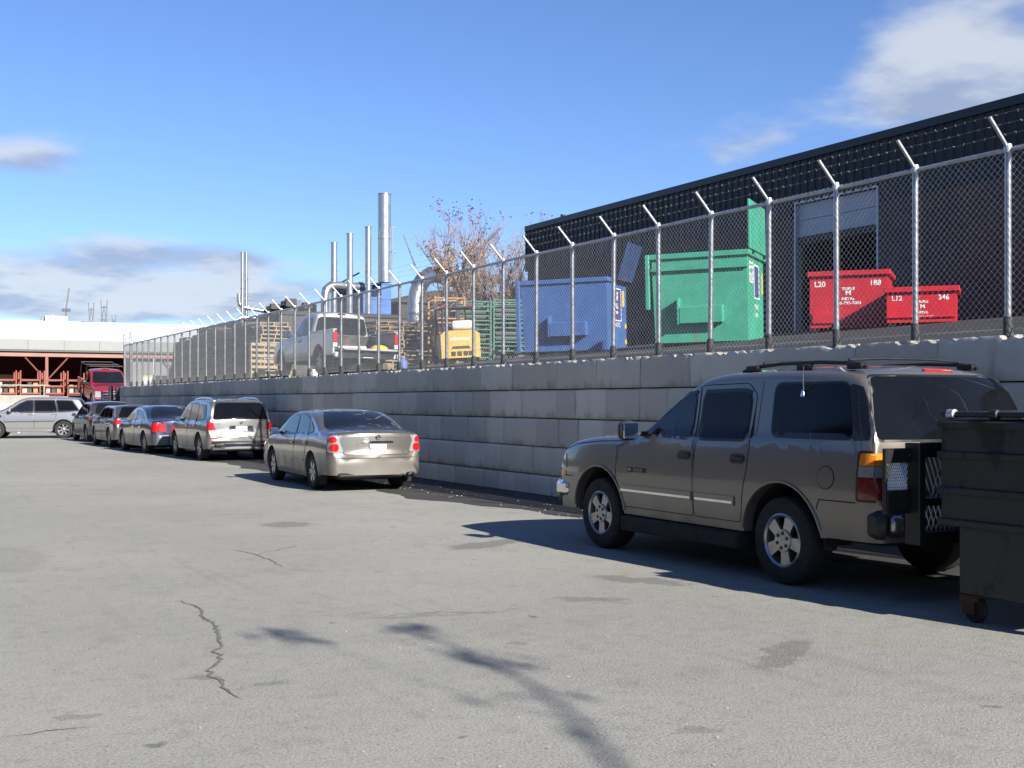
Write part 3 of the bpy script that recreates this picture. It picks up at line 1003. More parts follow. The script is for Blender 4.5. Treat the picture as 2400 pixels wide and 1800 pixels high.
    def windows(self, polys, mat=None, frame=M_trim, fw=.022, r=.05):
        for i, p in enumerate(polys):
            q = rounded(p, r)
            for s in (-1, 1):
                f = self.patch('window_seal', grow(q, fw), 'side', frame, off=.004, s=s, n=14)
                self.patch('window', q, 'side', (mat[i] if isinstance(mat, list) else mat) or M_glass, off=.0075, s=s, n=14)

    def glass(self, name, poly, kind, mat=M_glass, fw=.02, r=.06, off=.006, frame=M_trim, n=20, rows=10):
        q = rounded(poly, r); self.min_n = .08
        self.patch('window_seal', grow(q, fw), kind, frame, off=off - .003, n=n, rows=rows)
        o = self.patch(name, q, kind, mat, off=off, n=n, rows=rows); self.min_n = .30
        return o

    def door(self, poly, r=.04, handle=None, hmat=None):
        q = rounded(poly, r)
        for s in (-1, 1):
            self.patch('door_gap', grow(q, .005), 'side', M_seam, off=.0012, s=s, n=26, rows=16)
            d = self.patch('door', grow(q, -.004), 'side', self.paint, off=.0030, s=s, n=26, rows=16)
            if handle:
                h = self.cast('side', handle[0], handle[1], s)
                if h:
                    c = h[0]; mb = MB()
                    mb.box(c.x - .022 if s < 0 else c.x, c.x if s < 0 else c.x + .022, c.y - .10, c.y + .10, c.z - .022, c.z + .022, .01)
                    mb.build('handle', hmat or self.paint, d, 40)

    def strip(self, name, pts, mat, w=.012, off=.003, kind='side', s=-1, parent=None):
        poly = [(p[0], p[1] - w / 2) for p in pts] + [(p[0], p[1] + w / 2) for p in reversed(pts)]
        return self.patch(name, poly, kind, mat, off=off, s=s, n=max(8, len(pts) * 2), rows=1, parent=parent)

    def seam(self, pts, kind='side', w=.008, off=.0025, sides=(-1, 1)):
        """dark shut line drawn along the body"""
        for s in (sides if kind == 'side' else (-1,)):
            mb = MB(); row = []
            for i in range(len(pts) - 1):
                a, b = Vector(pts[i]), Vector(pts[i + 1]); n = max(2, int((b - a).length / .06)); t = (b - a).normalized(); nr = Vector((-t.y, t.x)) * w / 2
                seg = []
                for k in range(n + 1):
                    c = a + (b - a) * k / n; h1, h2 = self.cast(kind, c.x + nr.x, c.y + nr.y, s), self.cast(kind, c.x - nr.x, c.y - nr.y, s)
                    if h1 and h2: seg.append([tuple(h1[0] + h1[1] * off), tuple(h2[0] + h2[1] * off)])
                if len(seg) > 1: mb.grid(seg)
            if mb.f: mb.build('panel_gap', M_seam, self.root, None, False)

    def mirror(self, y, z, size=(.20, .12, .16), mat=None, stalk=.10):
        for s in (-1, 1):
            h = self.cast('side', y, z, s)
            x = h[0].x if h else s * self.W / 2
            mb = MB(); sx, sy, sz = size
            c = Vector((x + s * (stalk + sx / 2), y, z + .03))
            prof = []
            for i in range(7):
                t = math.pi * i / 6; k = math.sin(t) ** .55 if 0 < i < 6 else .02
                prof.append((k, -math.cos(t)))
            rows = []
            for (k, h_) in prof:
                rows.append([(c.x + sx / 2 * k * (abs(math.cos(a)) ** .6) * (1 if math.cos(a) >= 0 else -1), c.y + sy / 2 * h_, c.z + sz / 2 * k * (abs(math.sin(a)) ** .6) * (1 if math.sin(a) >= 0 else -1)) for a in [2 * math.pi * q / 16 for q in range(17)]])
            mb.grid(rows)
            o = mb.build('door_mirror', mat or self.paint, self.root, 50)
            mb = MB(); mb.box(min(x - s * .02, c.x), max(x - s * .02, c.x), y - .02, y + .03, z - .03, z + .02, .008)
            mb.build('mirror_arm', M_plastic, o, 40)
            mb = MB(); mb.box(c.x - sx * .40, c.x + sx * .40, y - sy * .5 - .002, y - sy * .5 + .012, c.z - sz * .38, c.z + sz * .38, .005)
            mb.build('mirror_glass', M_chrome, o, 40)

    def plate(self, z, text, w=.305, h=.152, x=0.0):
        hit = self.cast('rear', x, z, 0)
        if not hit: return
        c = hit[0]; mb = MB(); mb.box(x - w / 2, x + w / 2, c.y - .022, c.y + .01, z - h / 2, z + h / 2, .004)
        p = mb.build('licence_plate', M_plate, self.root, 40)
        if text:
            lettering(text, .075, M_plate_tx, p, Matrix.Translation((x, c.y - .0235, z - .028)) @ FACE_MY, 'plate_number', 'CENTER', .001, bold=.001)

    def badge(self, x, z, r=.045):
        h = self.cast('rear', x, z, 0)
        if not h: return
        mb = MB(); mb.lathe([(r, -.012), (r, .0), (r * .72, .0), (r * .72, -.012)], 24, (x, h[0].y - .004, z), 'y', True)
        mb.box(x - r * 1.05, x + r * 1.05, h[0].y - .018, h[0].y - .002, z - r * .2, z + r * .2)
        mb.build('badge', M_chrome, self.root, 40)


def taillights(c, polys_rear, polys_side, mats, lens=True):
    for s in (-1, 1):
        for (poly, m) in polys_rear:
            c.patch('tail_light', [(s * p[0], p[1]) for p in poly], 'rear', m, off=.010, n=8, rows=6)
    for (poly, m) in polys_side:
        c.both('tail_light', poly, m, off=.010, n=8, rows=6)


# ================= bronze full-size SUV in the right foreground
P_bronze = car_paint('bronze_paint', (.245, .226, .192), .62, .36)
tah = Car('suv', 'bronze grey full-size SUV with roof rack and tinted rear windows, parked nearest', [
    (-2.58, .80), (-2.56, .90), (-2.535, 1.00), (-2.515, 1.27), (-2.44, 1.50), (-2.34, 1.72), (-2.22, 1.815), (-2.0, 1.85), (-1.2, 1.87), (-.6, 1.862), (-.28, 1.83), (-.08, 1.765),
    (.12, 1.655), (.45, 1.455), (.72, 1.285), (.80, 1.245), (1.0, 1.23), (1.5, 1.215), (2.0, 1.165), (2.2, 1.11), (2.31, 1.01), (2.37, .85), (2.40, .66)],
    2.02, (-1.473, 1.473),   .385, .50, [(-2.6, 1.27), (-1, 1.26), (.8, 1.23), (2.4, 1.10)], sill=.42, tumble=.20, paint=P_bronze, loc=(7.96, 9.53, 0),
    crown=.055, corner=.085, bulge_r=.07, bulge_f=.13, end_r=.14, taper_f=.05, tyre_w=.265, rim='tahoe', rim_r=.232, front_z=.40, rear_z=.47)
c = tah
c.windows([[(.66, 1.262), (.12, 1.60), (.0, 1.655), (-.12, 1.67), (-.145, 1.245)],
           [(-.265, 1.245), (-.245, 1.675), (-.86, 1.69), (-.955, 1.64), (-.965, 1.255)],
           [(-1.30, 1.30), (-1.265, 1.745), (-2.14, 1.745), (-2.27, 1.30)]], [M_glass, M_glass_dark, M_glass_dark], r=.07)
c.both('pillar_vent', rounded([(-2.275, 1.275), (-2.165, 1.745), (-2.30, 1.72), (-2.36, 1.62), (-2.47, 1.29)], .03), M_trim, off=.006)
for k in range(11):
    z = 1.34 + k * .033; y = -2.315 + (z - 1.3) * .27
    c.both('vent_slot', [(y - .045, z), (y + .02, z + .004), (y + .02, z + .016), (y - .045, z + .012)], M_black, off=.011, n=2, rows=1)
c.glass('rear_window', [(-.90, 1.29), (.90, 1.29), (.83, 1.60), (.74, 1.80), (-.74, 1.80), (-.83, 1.60)], 'rear', M_glass_dark, r=.06)
c.glass('windscreen', [(-.80, 1.30), (.80, 1.30), (.70, 1.76), (-.70, 1.76)], 'front', M_glass, r=.07)
c.patch('third_brake_light', rounded([(-.17, 1.845), (.17, 1.845), (.14, 1.885), (-.14, 1.885)], .015), 'rear', M_tail, off=.014, n=6, rows=3)
c.door([(1.08, .50), (1.10, 1.10), (.86, 1.205), (.80, 1.25), (.10, 1.67), (-.02, 1.735), (-.17, 1.745), (-.21, 1.10), (-.235, .50)], handle=(-.07, 1.075), hmat=M_plastic)
c.door([(-.245, .50), (-.225, 1.10), (-.185, 1.75), (-.88, 1.765), (-1.02, 1.66), (-1.03, 1.15), (-1.02, .98), (-.975, .80), (-.94, .50)], handle=(-.885, 1.075), hmat=M_plastic)
c.strip('vent_visor', [(-.13, 1.685), (.0, 1.672), (.13, 1.615), (.40, 1.45)], M_trim, .035, .012)
c.strip('vent_visor', [(-.94, 1.68), (-.85, 1.70), (-.26, 1.69)], M_trim, .035, .012)
for s in (-1, 1):
    c.strip('side_moulding', [(1.02, .685), (.4, .685), (-.215, .685)], P_bronze, .085, .016, s=s)
    c.strip('side_moulding', [(-.265, .685), (-.5, .685), (-.86, .685)], P_bronze, .085, .016, s=s)
    c.strip('chrome_insert', [(1.00, .672), (.4, .672), (-.20, .672)], M_chrome, .022, .020, s=s)
    c.strip('chrome_insert', [(-.28, .672), (-.5, .672), (-.84, .672)], M_chrome, .022, .020, s=s)
# handle recesses
c.both('handle_recess', rounded([(-.17, 1.03), (.03, 1.03), (.03, 1.12), (-.17, 1.12)], .03), M_plastic, off=.004, n=6, rows=4)
c.both('handle_recess', rounded([(-.985, 1.03), (-.785, 1.03), (-.785, 1.12), (-.985, 1.12)], .03), M_plastic, off=.004, n=6, rows=4)
# emblem on the front door
c.patch('emblem', rounded([(.80, .865), (.90, .865), (.90, .915), (.80, .915)], .02), 'side', M_trim, off=.008, s=-1, n=4, rows=2)
c.patch('emblem', [(.81, .890), (.85, .876), (.89, .890), (.85, .904)], 'side', M_alloy, off=.011, s=-1, n=3, rows=2)
c.patch('emblem', [(.56, .868), (.79, .868), (.79, .912), (.56, .912)], 'side', M_plastic, off=.008, s=-1, n=4, rows=2)
h = c.cast('side', .67, .89, -1)
lettering('TAHOE', .044, M_alloy, c.root, Matrix.Translation((h[0].x - .013, .775, .874)) @ FACE_MX, 'door_script', 'LEFT', .001, sx=1.15)
# fuel flap, seen as a ring
ring = [(-2.03 + .098 * math.cos(2 * math.pi * k / 24), .965 + .098 * math.sin(2 * math.pi * k / 24)) for k in range(24)]
c.patch('fuel_flap_gap', ring, 'side', M_seam, off=.002, n=16, rows=8)
c.patch('fuel_flap', grow(ring, -.007), 'side', P_bronze, off=.0045, n=16, rows=8)
# shut lines of bonnet, wing and tailgate
c.seam([(.92, 1.19), (1.5, 1.165), (2.0, 1.12), (2.2, 1.06)], w=.007)
c.seam([(1.12, .50), (1.13, 1.12), (.93, 1.19)], w=.007)
c.seam([(2.03, .76), (2.36, .76)], w=.010)
c.seam([(-1.08, 1.78), (-1.09, 1.28)], w=.005)
c.seam([(-.92, .86), (.92, .86)], 'rear', w=.010)
c.seam([(.62, 1.22), (.50, 1.06)], 'front', w=.006)
# arch lips
for s in (-1, 1):
    for a in c.axles:
        pts = []
        for k in range(25):
            t = math.pi * k / 24
            h = c.cast('side', a + (c.ar + .014) * math.cos(t), c.wr + (c.ar + .014) * math.sin(t), s)
            if h: pts.append(h[0] + h[1] * .004)
        mb = MB(); mb.tube(pts, .012, 6); mb.build('arch_lip', P_bronze, c.root, 50)
# rear and front bumpers, lamps
taillights(c, [([(.80, .81), (1.02, .81), (1.02, .985), (.80, .985)], M_tail_dk), ([(.80, .99), (1.02, .99), (1.02, 1.075), (.80, 1.075)], M_lens), ([(.80, 1.08), (1.02, 1.08), (1.02, 1.18), (.80, 1.18)], M_amber)],
           [(rounded([(-2.60, .81), (-2.39, .81), (-2.385, .985), (-2.60, .985)], .02), M_tail_dk), ([(-2.60, .99), (-2.385, .99), (-2.385, 1.075), (-2.60, 1.075)], M_lens), (rounded([(-2.60, 1.08), (-2.385, 1.08), (-2.395, 1.18), (-2.60, 1.18)], .02), M_amber)], None)
c.both('lamp_housing', rounded([(-2.60, .79), (-2.365, .79), (-2.365, 1.20), (-2.60, 1.20)], .03), M_trim, off=.006)
c.seam([(-2.36, .78), (-1.96, .78), (-1.93, .70)], w=.010)
mb = MB(); 
for s in (-1, 1): mb.box(.86, .985, -2.64, -2.44, .50, .73, .05) if s > 0 else mb.box(-.985, -.86, -2.64, -2.44, .50, .73, .05)
mb.box(-.90, .90, -2.70, -2.50, .52, .74, .05)
bump = mb.build('rear_bumper', M_plastic, c.root, 40)
for s in (-1, 1):
    mb = MB(); mb.box(s * .86 - .065, s * .86 + .065, -2.715, -2.66, .56, .70, .03); mb.build('bumper_lamp', M_alloy, bump, 50)
mb = MB(); mb.box(-.98, .98, 2.30, 2.46, .46, .72, .05); mb.build('front_bumper', P_bronze, c.root, 40)
for s in (-1, 1): mb = MB(); mb.box(s * .9325 - .0725, s * .9325 + .0725, 2.12, 2.40, .52, .70, .04); mb.build('bumper_corner', M_chrome, c.root, 40)
for s in (-1, 1):
    c.patch('headlight', [(s * .62, .84), (s * 1.0, .84), (s * 1.0, 1.00), (s * .62, 1.00)], 'front', M_lens, off=.012, n=6, rows=4)
    c.patch('indicator', rounded([(2.18, .84), (2.36, .84), (2.36, 1.0), (2.22, 1.0)], .02), 'side', M_lens, off=.008, s=s, n=5, rows=4)
    c.patch('side_marker', [(2.20, .75), (2.34, .75), (2.34, .81), (2.20, .81)], 'side', M_amber, off=.008, s=s, n=4, rows=2)
c.patch('grille', [(-.58, .84), (.58, .84), (.58, 1.0), (-.58, 1.0)], 'front', M_trim, off=.010, n=8, rows=4)
# running boards
for s in (-1, 1):
    mb = MB(); mb.box(min(s * .82, s * 1.05), max(s * .82, s * 1.05), -.95, .98, .25, .405, .02); mb.build('running_board', M_under, c.root, 40)
    mb = MB(); mb.box(min(s * .84, s * .90), max(s * .84, s * .90), -2.0, -1.9, .35, .60); mb.build('mud_flap', M_under, c.root)
c.mirror(.66, 1.27, (.22, .13, .21), M_plastic, .10)
# roof rack
for s in (-1, 1):
    x = s * .66
    mb = MB(); pts = [(x, -.02 - .55, 1.88), (x, -.72, 1.915), (x, -1.1, 1.938), (x, -1.6, 1.94), (x, -2.0, 1.922), (x, -2.16, 1.88)]
    mb.tube(pts, .017, 8); rail = mb.build('roof_rail', M_black, c.root, 50)
    for y in (-.72, -1.42, -2.04):
        mb = MB(); mb.box(x - .035, x + .03, y - .09, y + .09, 1.87, 1.93, .012); mb.build('rail_foot', M_black, rail, 40)
for y in (-.85, -1.95):
    mb = MB(); mb.tube([(-.66, y, 1.95), (-.3, y, 1.968), (.3, y, 1.968), (.66, y, 1.95)], .012, 8); mb.build('roof_crossbar', M_black, c.root, 50)
h = c.cast('side', -1.64, 1.66, -1)
mb = MB(); mb.tube([h[0] + Vector((-.01, 0, 0)), h[0] + Vector((-.06, -.05, .12)), h[0] + Vector((-.09, -.09, .24))], .0045, 5); mb.lathe([(.022, 0), (.016, .04), (.006, .06)], 10, (h[0].x - .02, h[0].y, h[0].z - .02)); mb.build('aerial', M_chrome, c.root, 50)

# hitch-mounted folding cargo carrier standing up behind the bronze SUV
car_ = thing('cargo_carrier', 'black steel folding cargo carrier with mesh deck on the bronze SUV hitch', 'cargo carrier', (7.96, 6.72, 0))
mb = MB(); mb.box(-.04, .04, -.16, .30, .47, .55); mb.build('hitch_bar', M_black, car_)
for s in (-1, 1):
    mb = MB(); mb.box(s * .93 - .035, s * .93 + .035, -.20, -.05, .50, 1.28, .006); mb.build('upright', M_black, car_)
    mb = MB(); mb.cyl((s * .93 - .038, -.10, 1.19), (s * .93 + .038, -.10, 1.19), .012, n=8); mb.build('pin', M_chrome, car_)
mb = MB(); mb.box(-.895, .895, -.19, -.13, .50, .60, .006); mb.box(-.895, .895, -.19, -.13, 1.17, 1.285, .006); mb.box(-.895, .895, -.19, -.13, .80, .86, .006); mb.build('cross_rail', M_black, car_)
mb = MB()
yk = -.115
for k in range(-34, 35):
    for sg in (-1, 1):
        x0, z0 = k * .05, .60; x1, z1 = x0 + sg * .23, 1.17
        if x0 < -.88 or x0 > .88: continue
        x1 = max(-.88, min(.88, x1)); z1 = z0 + abs(x1 - x0) / .23 * .57 if abs(x1 - x0) > .01 else z0
        mb.tube([(x0, yk, z0), (x1, yk + .003 * sg, z1)], .0055, 4)
o = mb.build('expanded_mesh', M_galv, car_)
mb = MB()
mb.box(-1.19, -.965, -.10, -.06, 1.13, 1.24, .004); mb.box(-1.19, -.965, -.10, -.06, .74, .92, .004); mb.box(-1.21, -1.191, -.10, -.06, .74, 1.24, .004); mb.build('side_frame', M_black, car_)
mb = MB()
for k in range(12):
    z0 = .92
    for sg in (-1, 1):
        x0 = -1.185 + k * .02; x1 = max(-1.185, min(-.965, x0 + sg * .10)); mb.tube([(x0, -.08, z0), (x1, -.078, z0 + abs(x1 - x0) * 2.4)], .005, 4)
mb.build('side_mesh', M_galv, car_)
# ================= sand beige saloon
P_sand = car_paint('sand_paint', (.205, .195, .178), .66, .33)
alt = Car('saloon', 'sand beige metallic saloon with round red tail lamps, parked beside the block wall', [
    (-2.46, .56), (-2.45, .64), (-2.43, .70), (-2.42, .98), (-2.36, 1.025), (-2.15, 1.05), (-1.85, 1.07), (-1.72, 1.095), (-1.35, 1.245), (-1.0, 1.355), (-.7, 1.40), (-.25, 1.415), (.15, 1.40), (.45, 1.345),
    (.9, 1.17), (1.28, 1.0), (1.38, .965), (1.7, .92), (2.05, .83), (2.25, .74), (2.36, .62), (2.40, .50)],
    1.80, (-1.40, 1.40), .325, .385, [(-2.5, 1.0), (-1.8, .985), (0, .955), (1.2, .925), (2.4, .8)], sill=.22, tumble=.30, paint=P_sand, loc=(7.97, 22.20, 0), rotz=R(-2.5),
    crown=.045, corner=.085, bulge_r=.10, bulge_f=.16, end_r=.20, tyre_w=.215, rim='six', front_z=.24, rear_z=.30)
c = alt
c.windows([[(.98, .965), (.42, 1.245), (.10, 1.325), (-.17, 1.34), (-.20, .985)], [(-.29, .985), (-.26, 1.345), (-.62, 1.335), (-.93, 1.26), (-1.04, 1.02)], [(-1.10, 1.025), (-1.02, 1.225), (-1.25, 1.13), (-1.36, 1.05)]], M_glass, r=.05)
c.glass('rear_window', [(-.70, 1.10), (.70, 1.10), (.62, 1.24), (.50, 1.385), (-.50, 1.385), (-.62, 1.24)], 'rear', M_glass, r=.07)
c.glass('windscreen', [(-.70, 1.03), (.70, 1.03), (.56, 1.37), (-.56, 1.37)], 'front', M_glass, r=.07)
c.door([(1.08, .30), (1.10, .80), (1.02, .93), (.45, 1.27), (.1, 1.365), (-.20, 1.37), (-.245, .9), (-.25, .30)], handle=(-.12, .82))
c.door([(-.26, .30), (-.255, .9), (-.215, 1.37), (-.62, 1.365), (-1.0, 1.27), (-1.12, 1.03), (-1.12, .82), (-1.00, .62), (-.96, .30)], handle=(-1.0, .83))
# boot lid
q = rounded([(-.60, .66), (.60, .66), (.66, .80), (.69, 1.03), (-.69, 1.03), (-.66, .80)], .05)
c.patch('boot_gap', grow(q, .006), 'rear', M_seam, off=.002, n=24, rows=12)
lid = c.patch('boot_lid', grow(q, -.004), 'rear', P_sand, off=.0045, n=24, rows=12)
c.patch('boot_handle', rounded([(-.30, .865), (.30, .865), (.27, .90), (-.27, .90)], .015), 'rear', M_chrome, off=.022, n=8, rows=4, parent=lid)
q = rounded([(-.60, .70), (-.87, .70), (-.88, .84), (-.82, .99), (-.70, 1.0), (-.655, .84)], .05)
for s in (-1, 1):
    qq = [(-s * p[0], p[1]) for p in q]
    c.patch('tail_light', qq, 'rear', M_lens, off=.009, n=14, rows=10)
    for (x, z, r_) in ((.775, .92, .052), (.755, .785, .072)):
        cir = [(s * x + r_ * math.cos(2 * math.pi * k / 20), z + r_ * math.sin(2 * math.pi * k / 20)) for k in range(20)]
        c.patch('tail_lens', cir, 'rear', M_tail, off=.018, n=12, rows=8)
    c.patch('tail_light', rounded([(-2.50, .72), (-2.24, .78), (-2.20, .86), (-2.30, .98), (-2.50, 1.0)], .03), 'side', M_lens, off=.008, s=s, n=8, rows=6)
c.plate(.765, 'BFLC 125'); c.badge(0, .965, .045)
h = c.cast('rear', .50, .70, 0); lettering('2.5 SL', .05, M_chrome, c.root, Matrix.Translation((.38, h[0].y - .012, .70)) @ FACE_MY, 'boot_script', 'LEFT', .001)
c.seam([(-.90, .60), (0, .60), (.90, .60)], 'rear', .008)
for s in (-1, 1):
    c.strip('side_moulding', [(1.0, .50), (0, .50), (-.24, .50)], P_sand, .04, .010, s=s); c.strip('side_moulding', [(-.27, .50), (-.9, .505), (-.92, .505)], P_sand, .04, .010, s=s)
    mb = MB(); mb.box(s * .80 - .07, s * .80 + .07, -1.90, -1.87, .12, .40, .01); mb.build('mud_flap', M_under, c.root)
for x in (.52, .62):
    mb = MB(); mb.lathe([(.038, -.10), (.038, .02), (.03, .02), (.03, -.10)], 14, (x, -2.50, .29), 'y', True); mb.build('tailpipe', M_chrome, c.root, 40)
mb = MB(); mb.box(-.72, .72, -2.52, -2.35, .26, .34, .03); mb.build('valance', M_plastic, c.root, 40)
c.mirror(.86, .985, (.20, .13, .13), None, .05)
# things lying on the rear shelf, seen against the glass
for k, (x, w_) in enumerate(((-.47, .035), (-.42, .045), (-.35, .04), (-.29, .04), (-.23, .035))):
    c.patch('sticker', rounded([(x, 1.118), (x + w_, 1.118), (x + w_ * .8, 1.155), (x + w_ * .2, 1.155)], .01), 'rear', M_white, off=.009, n=3, rows=2)

# ================= silver boxy SUV
P_silver = car_paint('silver_paint', (.262, .265, .265), .72, .32)
glk = Car('suv', 'silver boxy compact SUV with bright red tail lamps and roof rails', [
    (-2.29, .60), (-2.27, .70), (-2.24, .80), (-2.23, 1.04), (-2.17, 1.22), (-2.07, 1.48), (-1.98, 1.565), (-1.8, 1.60), (-1.0, 1.625), (-.3, 1.625), (.1, 1.60), (.35, 1.545),
    (.75, 1.32), (1.12, 1.10), (1.22, 1.06), (1.7, 1.01), (2.0, .94), (2.14, .84), (2.20, .68), (2.22, .52)],
    1.85, (-1.378, 1.378), .36, .425, [(-2.3, 1.05), (0, 1.02), (1.2, 1.0), (2.2, .9)], sill=.27, tumble=.22, paint=P_silver, loc=(8.62, 33.65, 0), rotz=R(.5),
    crown=.05, corner=.075, bulge_r=.08, bulge_f=.13, end_r=.17, tyre_w=.235, rim='five', front_z=.30, rear_z=.34)
c = glk
c.windows([[(.80, 1.06), (.38, 1.36), (.12, 1.50), (-.10, 1.515), (-.12, 1.06)], [(-.20, 1.06), (-.18, 1.52), (-.85, 1.52), (-.95, 1.45), (-.97, 1.07)], [(-1.05, 1.08), (-1.03, 1.51), (-1.70, 1.48), (-1.88, 1.14)]], [M_glass, M_glass_dark, M_glass_dark], r=.05)
c.glass('rear_window', [(-.72, 1.12), (.72, 1.12), (.66, 1.40), (.60, 1.545), (-.60, 1.545), (-.66, 1.40)], 'rear', M_glass_dark, r=.05)
c.glass('windscreen', [(-.72, 1.12), (.72, 1.12), (.60, 1.54), (-.60, 1.54)], 'front', M_glass, r=.06)
c.door([(1.0, .36), (1.02, .95), (.85, 1.03), (.4, 1.40), (.1, 1.545), (-.13, 1.55), (-.165, .95), (-.17, .36)], handle=(-.05, .93))
c.door([(-.18, .36), (-.175, .95), (-.145, 1.55), (-.86, 1.55), (-1.0, 1.46), (-1.01, .95), (-.96, .75), (-.93, .36)], handle=(-.85, .94))
q = rounded([(-.66, .66), (.66, .66), (.74, .90), (.77, 1.08), (-.77, 1.08), (-.74, .90)], .05)
c.patch('tailgate_gap', grow(q, .006), 'rear', M_seam, off=.002, n=22, rows=10); c.patch('tailgate', grow(q, -.004), 'rear', P_silver, off=.0045, n=22, rows=10)
c.patch('plate_recess', rounded([(-.36, .775), (.36, .775), (.31, .95), (-.31, .95)], .02), 'rear', M_plastic, off=.006, n=8, rows=4)
c.patch('plate_garnish', rounded([(-.33, .785), (.33, .785), (.29, .94), (-.29, .94)], .02), 'rear', M_chrome, off=.009, n=8, rows=4)
c.plate(.862, '')
for s in (-1, 1):
    c.patch('tail_light', [(s * p[0], p[1]) for p in rounded([(.66, .84), (.90, .82), (.90, 1.02), (.84, 1.05), (.74, 1.05)], .03)], 'rear', M_tail, off=.012, n=10, rows=6)
    c.patch('tail_light', rounded([(-2.33, .83), (-2.05, .88), (-2.02, .98), (-2.10, 1.04), (-2.33, 1.05)], .03), 'side', M_tail, off=.010, s=s, n=8, rows=6)
    c.patch('tail_lens', [(s * p[0], p[1]) for p in [(.68, .80), (.88, .79), (.88, .825), (.67, .84)]], 'rear', M_lens, off=.014, n=6, rows=2)
    c.patch('reflector', [(s * p[0], p[1]) for p in [(.62, .60), (.82, .60), (.82, .635), (.62, .635)]], 'rear', M_tail, off=.010, n=5, rows=2)
    mb = MB(); x = s * .60; mb.tube([(x, .20, 1.60), (x, .05, 1.655), (x, -.5, 1.685), (x, -1.3, 1.68), (x, -1.75, 1.65), (x, -1.88, 1.60)], .022, 8); mb.build('roof_rail', M_chrome, c.root, 50)
    mb = MB(); mb.box(s * .62 - .10, s * .62 + .10, -2.40, -2.30, .40, .46, .015); mb.build('tailpipe', M_trim, c.root, 40)
mb = MB(); mb.box(-.78, .78, -2.385, -2.20, .50, .545, .015); mb.build('bumper_trim', M_plastic, c.root, 40)
mb = MB(); mb.box(-.50, .50, -2.395, -2.22, .395, .48, .025); mb.build('skid_plate', M_chrome, c.root, 40)
mb = MB(); mb.box(-.80, .80, -2.34, -2.1, .29, .42, .03); mb.build('valance', M_plastic, c.root, 40)
c.badge(0, 1.02, .04); c.mirror(.72, 1.08, (.19, .12, .15), M_trim, .05)
mb = MB(); hh = c.cast('rear', .1, 1.14, 0); mb.tube([hh[0] + Vector((0, -.02, 0)), hh[0] + Vector((-.28, -.015, .02))], .008, 5); mb.build('rear_wiper', M_black, c.root)
mb = MB(); mb.tube([(0, -1.80, 1.65), (0, -1.86, 1.72)], .008, 6); mb.build('aerial', M_black, c.root)
h = c.cast('rear', -.62, 1.0, 0); lettering('GLK 350', .05, M_chrome, c.root, Matrix.Translation((-.62, h[0].y - .012, .985)) @ FACE_MY, 'boot_script', 'LEFT', .001)

# ================= navy saloon
P_navy = car_paint('navy_paint', (.030, .045, .095), .35, .28)
nav = Car('saloon', 'dark navy blue saloon with square red tail lamps and a plain white plate', [
    (-2.44, .54), (-2.43, .66), (-2.41, .95), (-2.36, 1.0), (-2.1, 1.03), (-1.85, 1.045), (-1.70, 1.07), (-1.2, 1.28), (-.9, 1.375), (-.5, 1.425), (0, 1.43), (.35, 1.39), (.65, 1.29),
    (1.05, 1.10), (1.35, .98), (1.5, .945), (1.9, .88), (2.2, .77), (2.34, .64), (2.38, .50)],
    1.86, (-1.42, 1.42), .33, .39, [(-2.5, .97), (0, .945), (2.4, .82)], sill=.22, tumble=.30, paint=P_navy, loc=(8.15, 38.9, 0), rotz=R(2.5),
    crown=.05, corner=.09, bulge_r=.11, bulge_f=.15, end_r=.22, tyre_w=.23, rim='ten', front_z=.24, rear_z=.28)
c = nav
c.windows([[(.90, .965), (.40, 1.24), (.10, 1.335), (-.16, 1.35), (-.19, .965)], [(-.27, .965), (-.25, 1.35), (-.65, 1.335), (-.93, 1.25), (-1.03, 1.0)], [(-1.09, 1.0), (-1.0, 1.21), (-1.2, 1.12), (-1.30, 1.03)]], M_glass, r=.05, frame=M_chrome, fw=.014)
c.glass('rear_window', [(-.72, 1.08), (.72, 1.08), (.63, 1.25), (.50, 1.40), (-.50, 1.40), (-.63, 1.25)], 'rear', M_glass, r=.07)
c.glass('windscreen', [(-.72, 1.03), (.72, 1.03), (.56, 1.38), (-.56, 1.38)], 'front', M_glass, r=.07)
c.door([(1.05, .30), (1.08, .85), (.95, .945), (.42, 1.27), (.1, 1.37), (-.20, 1.38), (-.23, .9), (-.235, .30)], handle=(-.1, .80), hmat=M_chrome)
c.door([(-.245, .30), (-.24, .9), (-.21, 1.38), (-.64, 1.37), (-1.0, 1.26), (-1.1, 1.0), (-1.1, .82), (-1.0, .62), (-.96, .30)], handle=(-.98, .81), hmat=M_chrome)
for s in (-1, 1):
    c.patch('tail_light', [(s * p[0], p[1]) for p in rounded([(.64, .67), (.87, .67), (.87, .92), (.80, .95), (.66, .95)], .03)], 'rear', M_tail, off=.012, n=10, rows=6)
    c.patch('tail_light', rounded([(-2.48, .68), (-2.28, .70), (-2.27, .93), (-2.48, .95)], .03), 'side', M_tail, off=.010, s=s, n=6, rows=5)
q = rounded([(-.56, .64), (.56, .64), (.58, .9), (.66, 1.0), (-.66, 1.0), (-.58, .9)], .04)
c.patch('boot_gap', grow(q, .006), 'rear', M_seam, off=.002, n=20, rows=8); c.patch('boot_lid', grow(q, -.004), 'rear', P_navy, off=.0045, n=20, rows=8)
c.plate(.80, '', .30, .17); c.strip('bumper_strip', [(-.84, .565), (0, .565), (.84, .565)], M_chrome, .025, .008, 'rear')
c.mirror(.80, .97, (.19, .12, .13), M_chrome, .05)
mb = MB(); mb.tube([(0, -.75, 1.46), (0, -.80, 1.52)], .008, 6); mb.build('aerial', M_black, c.root)

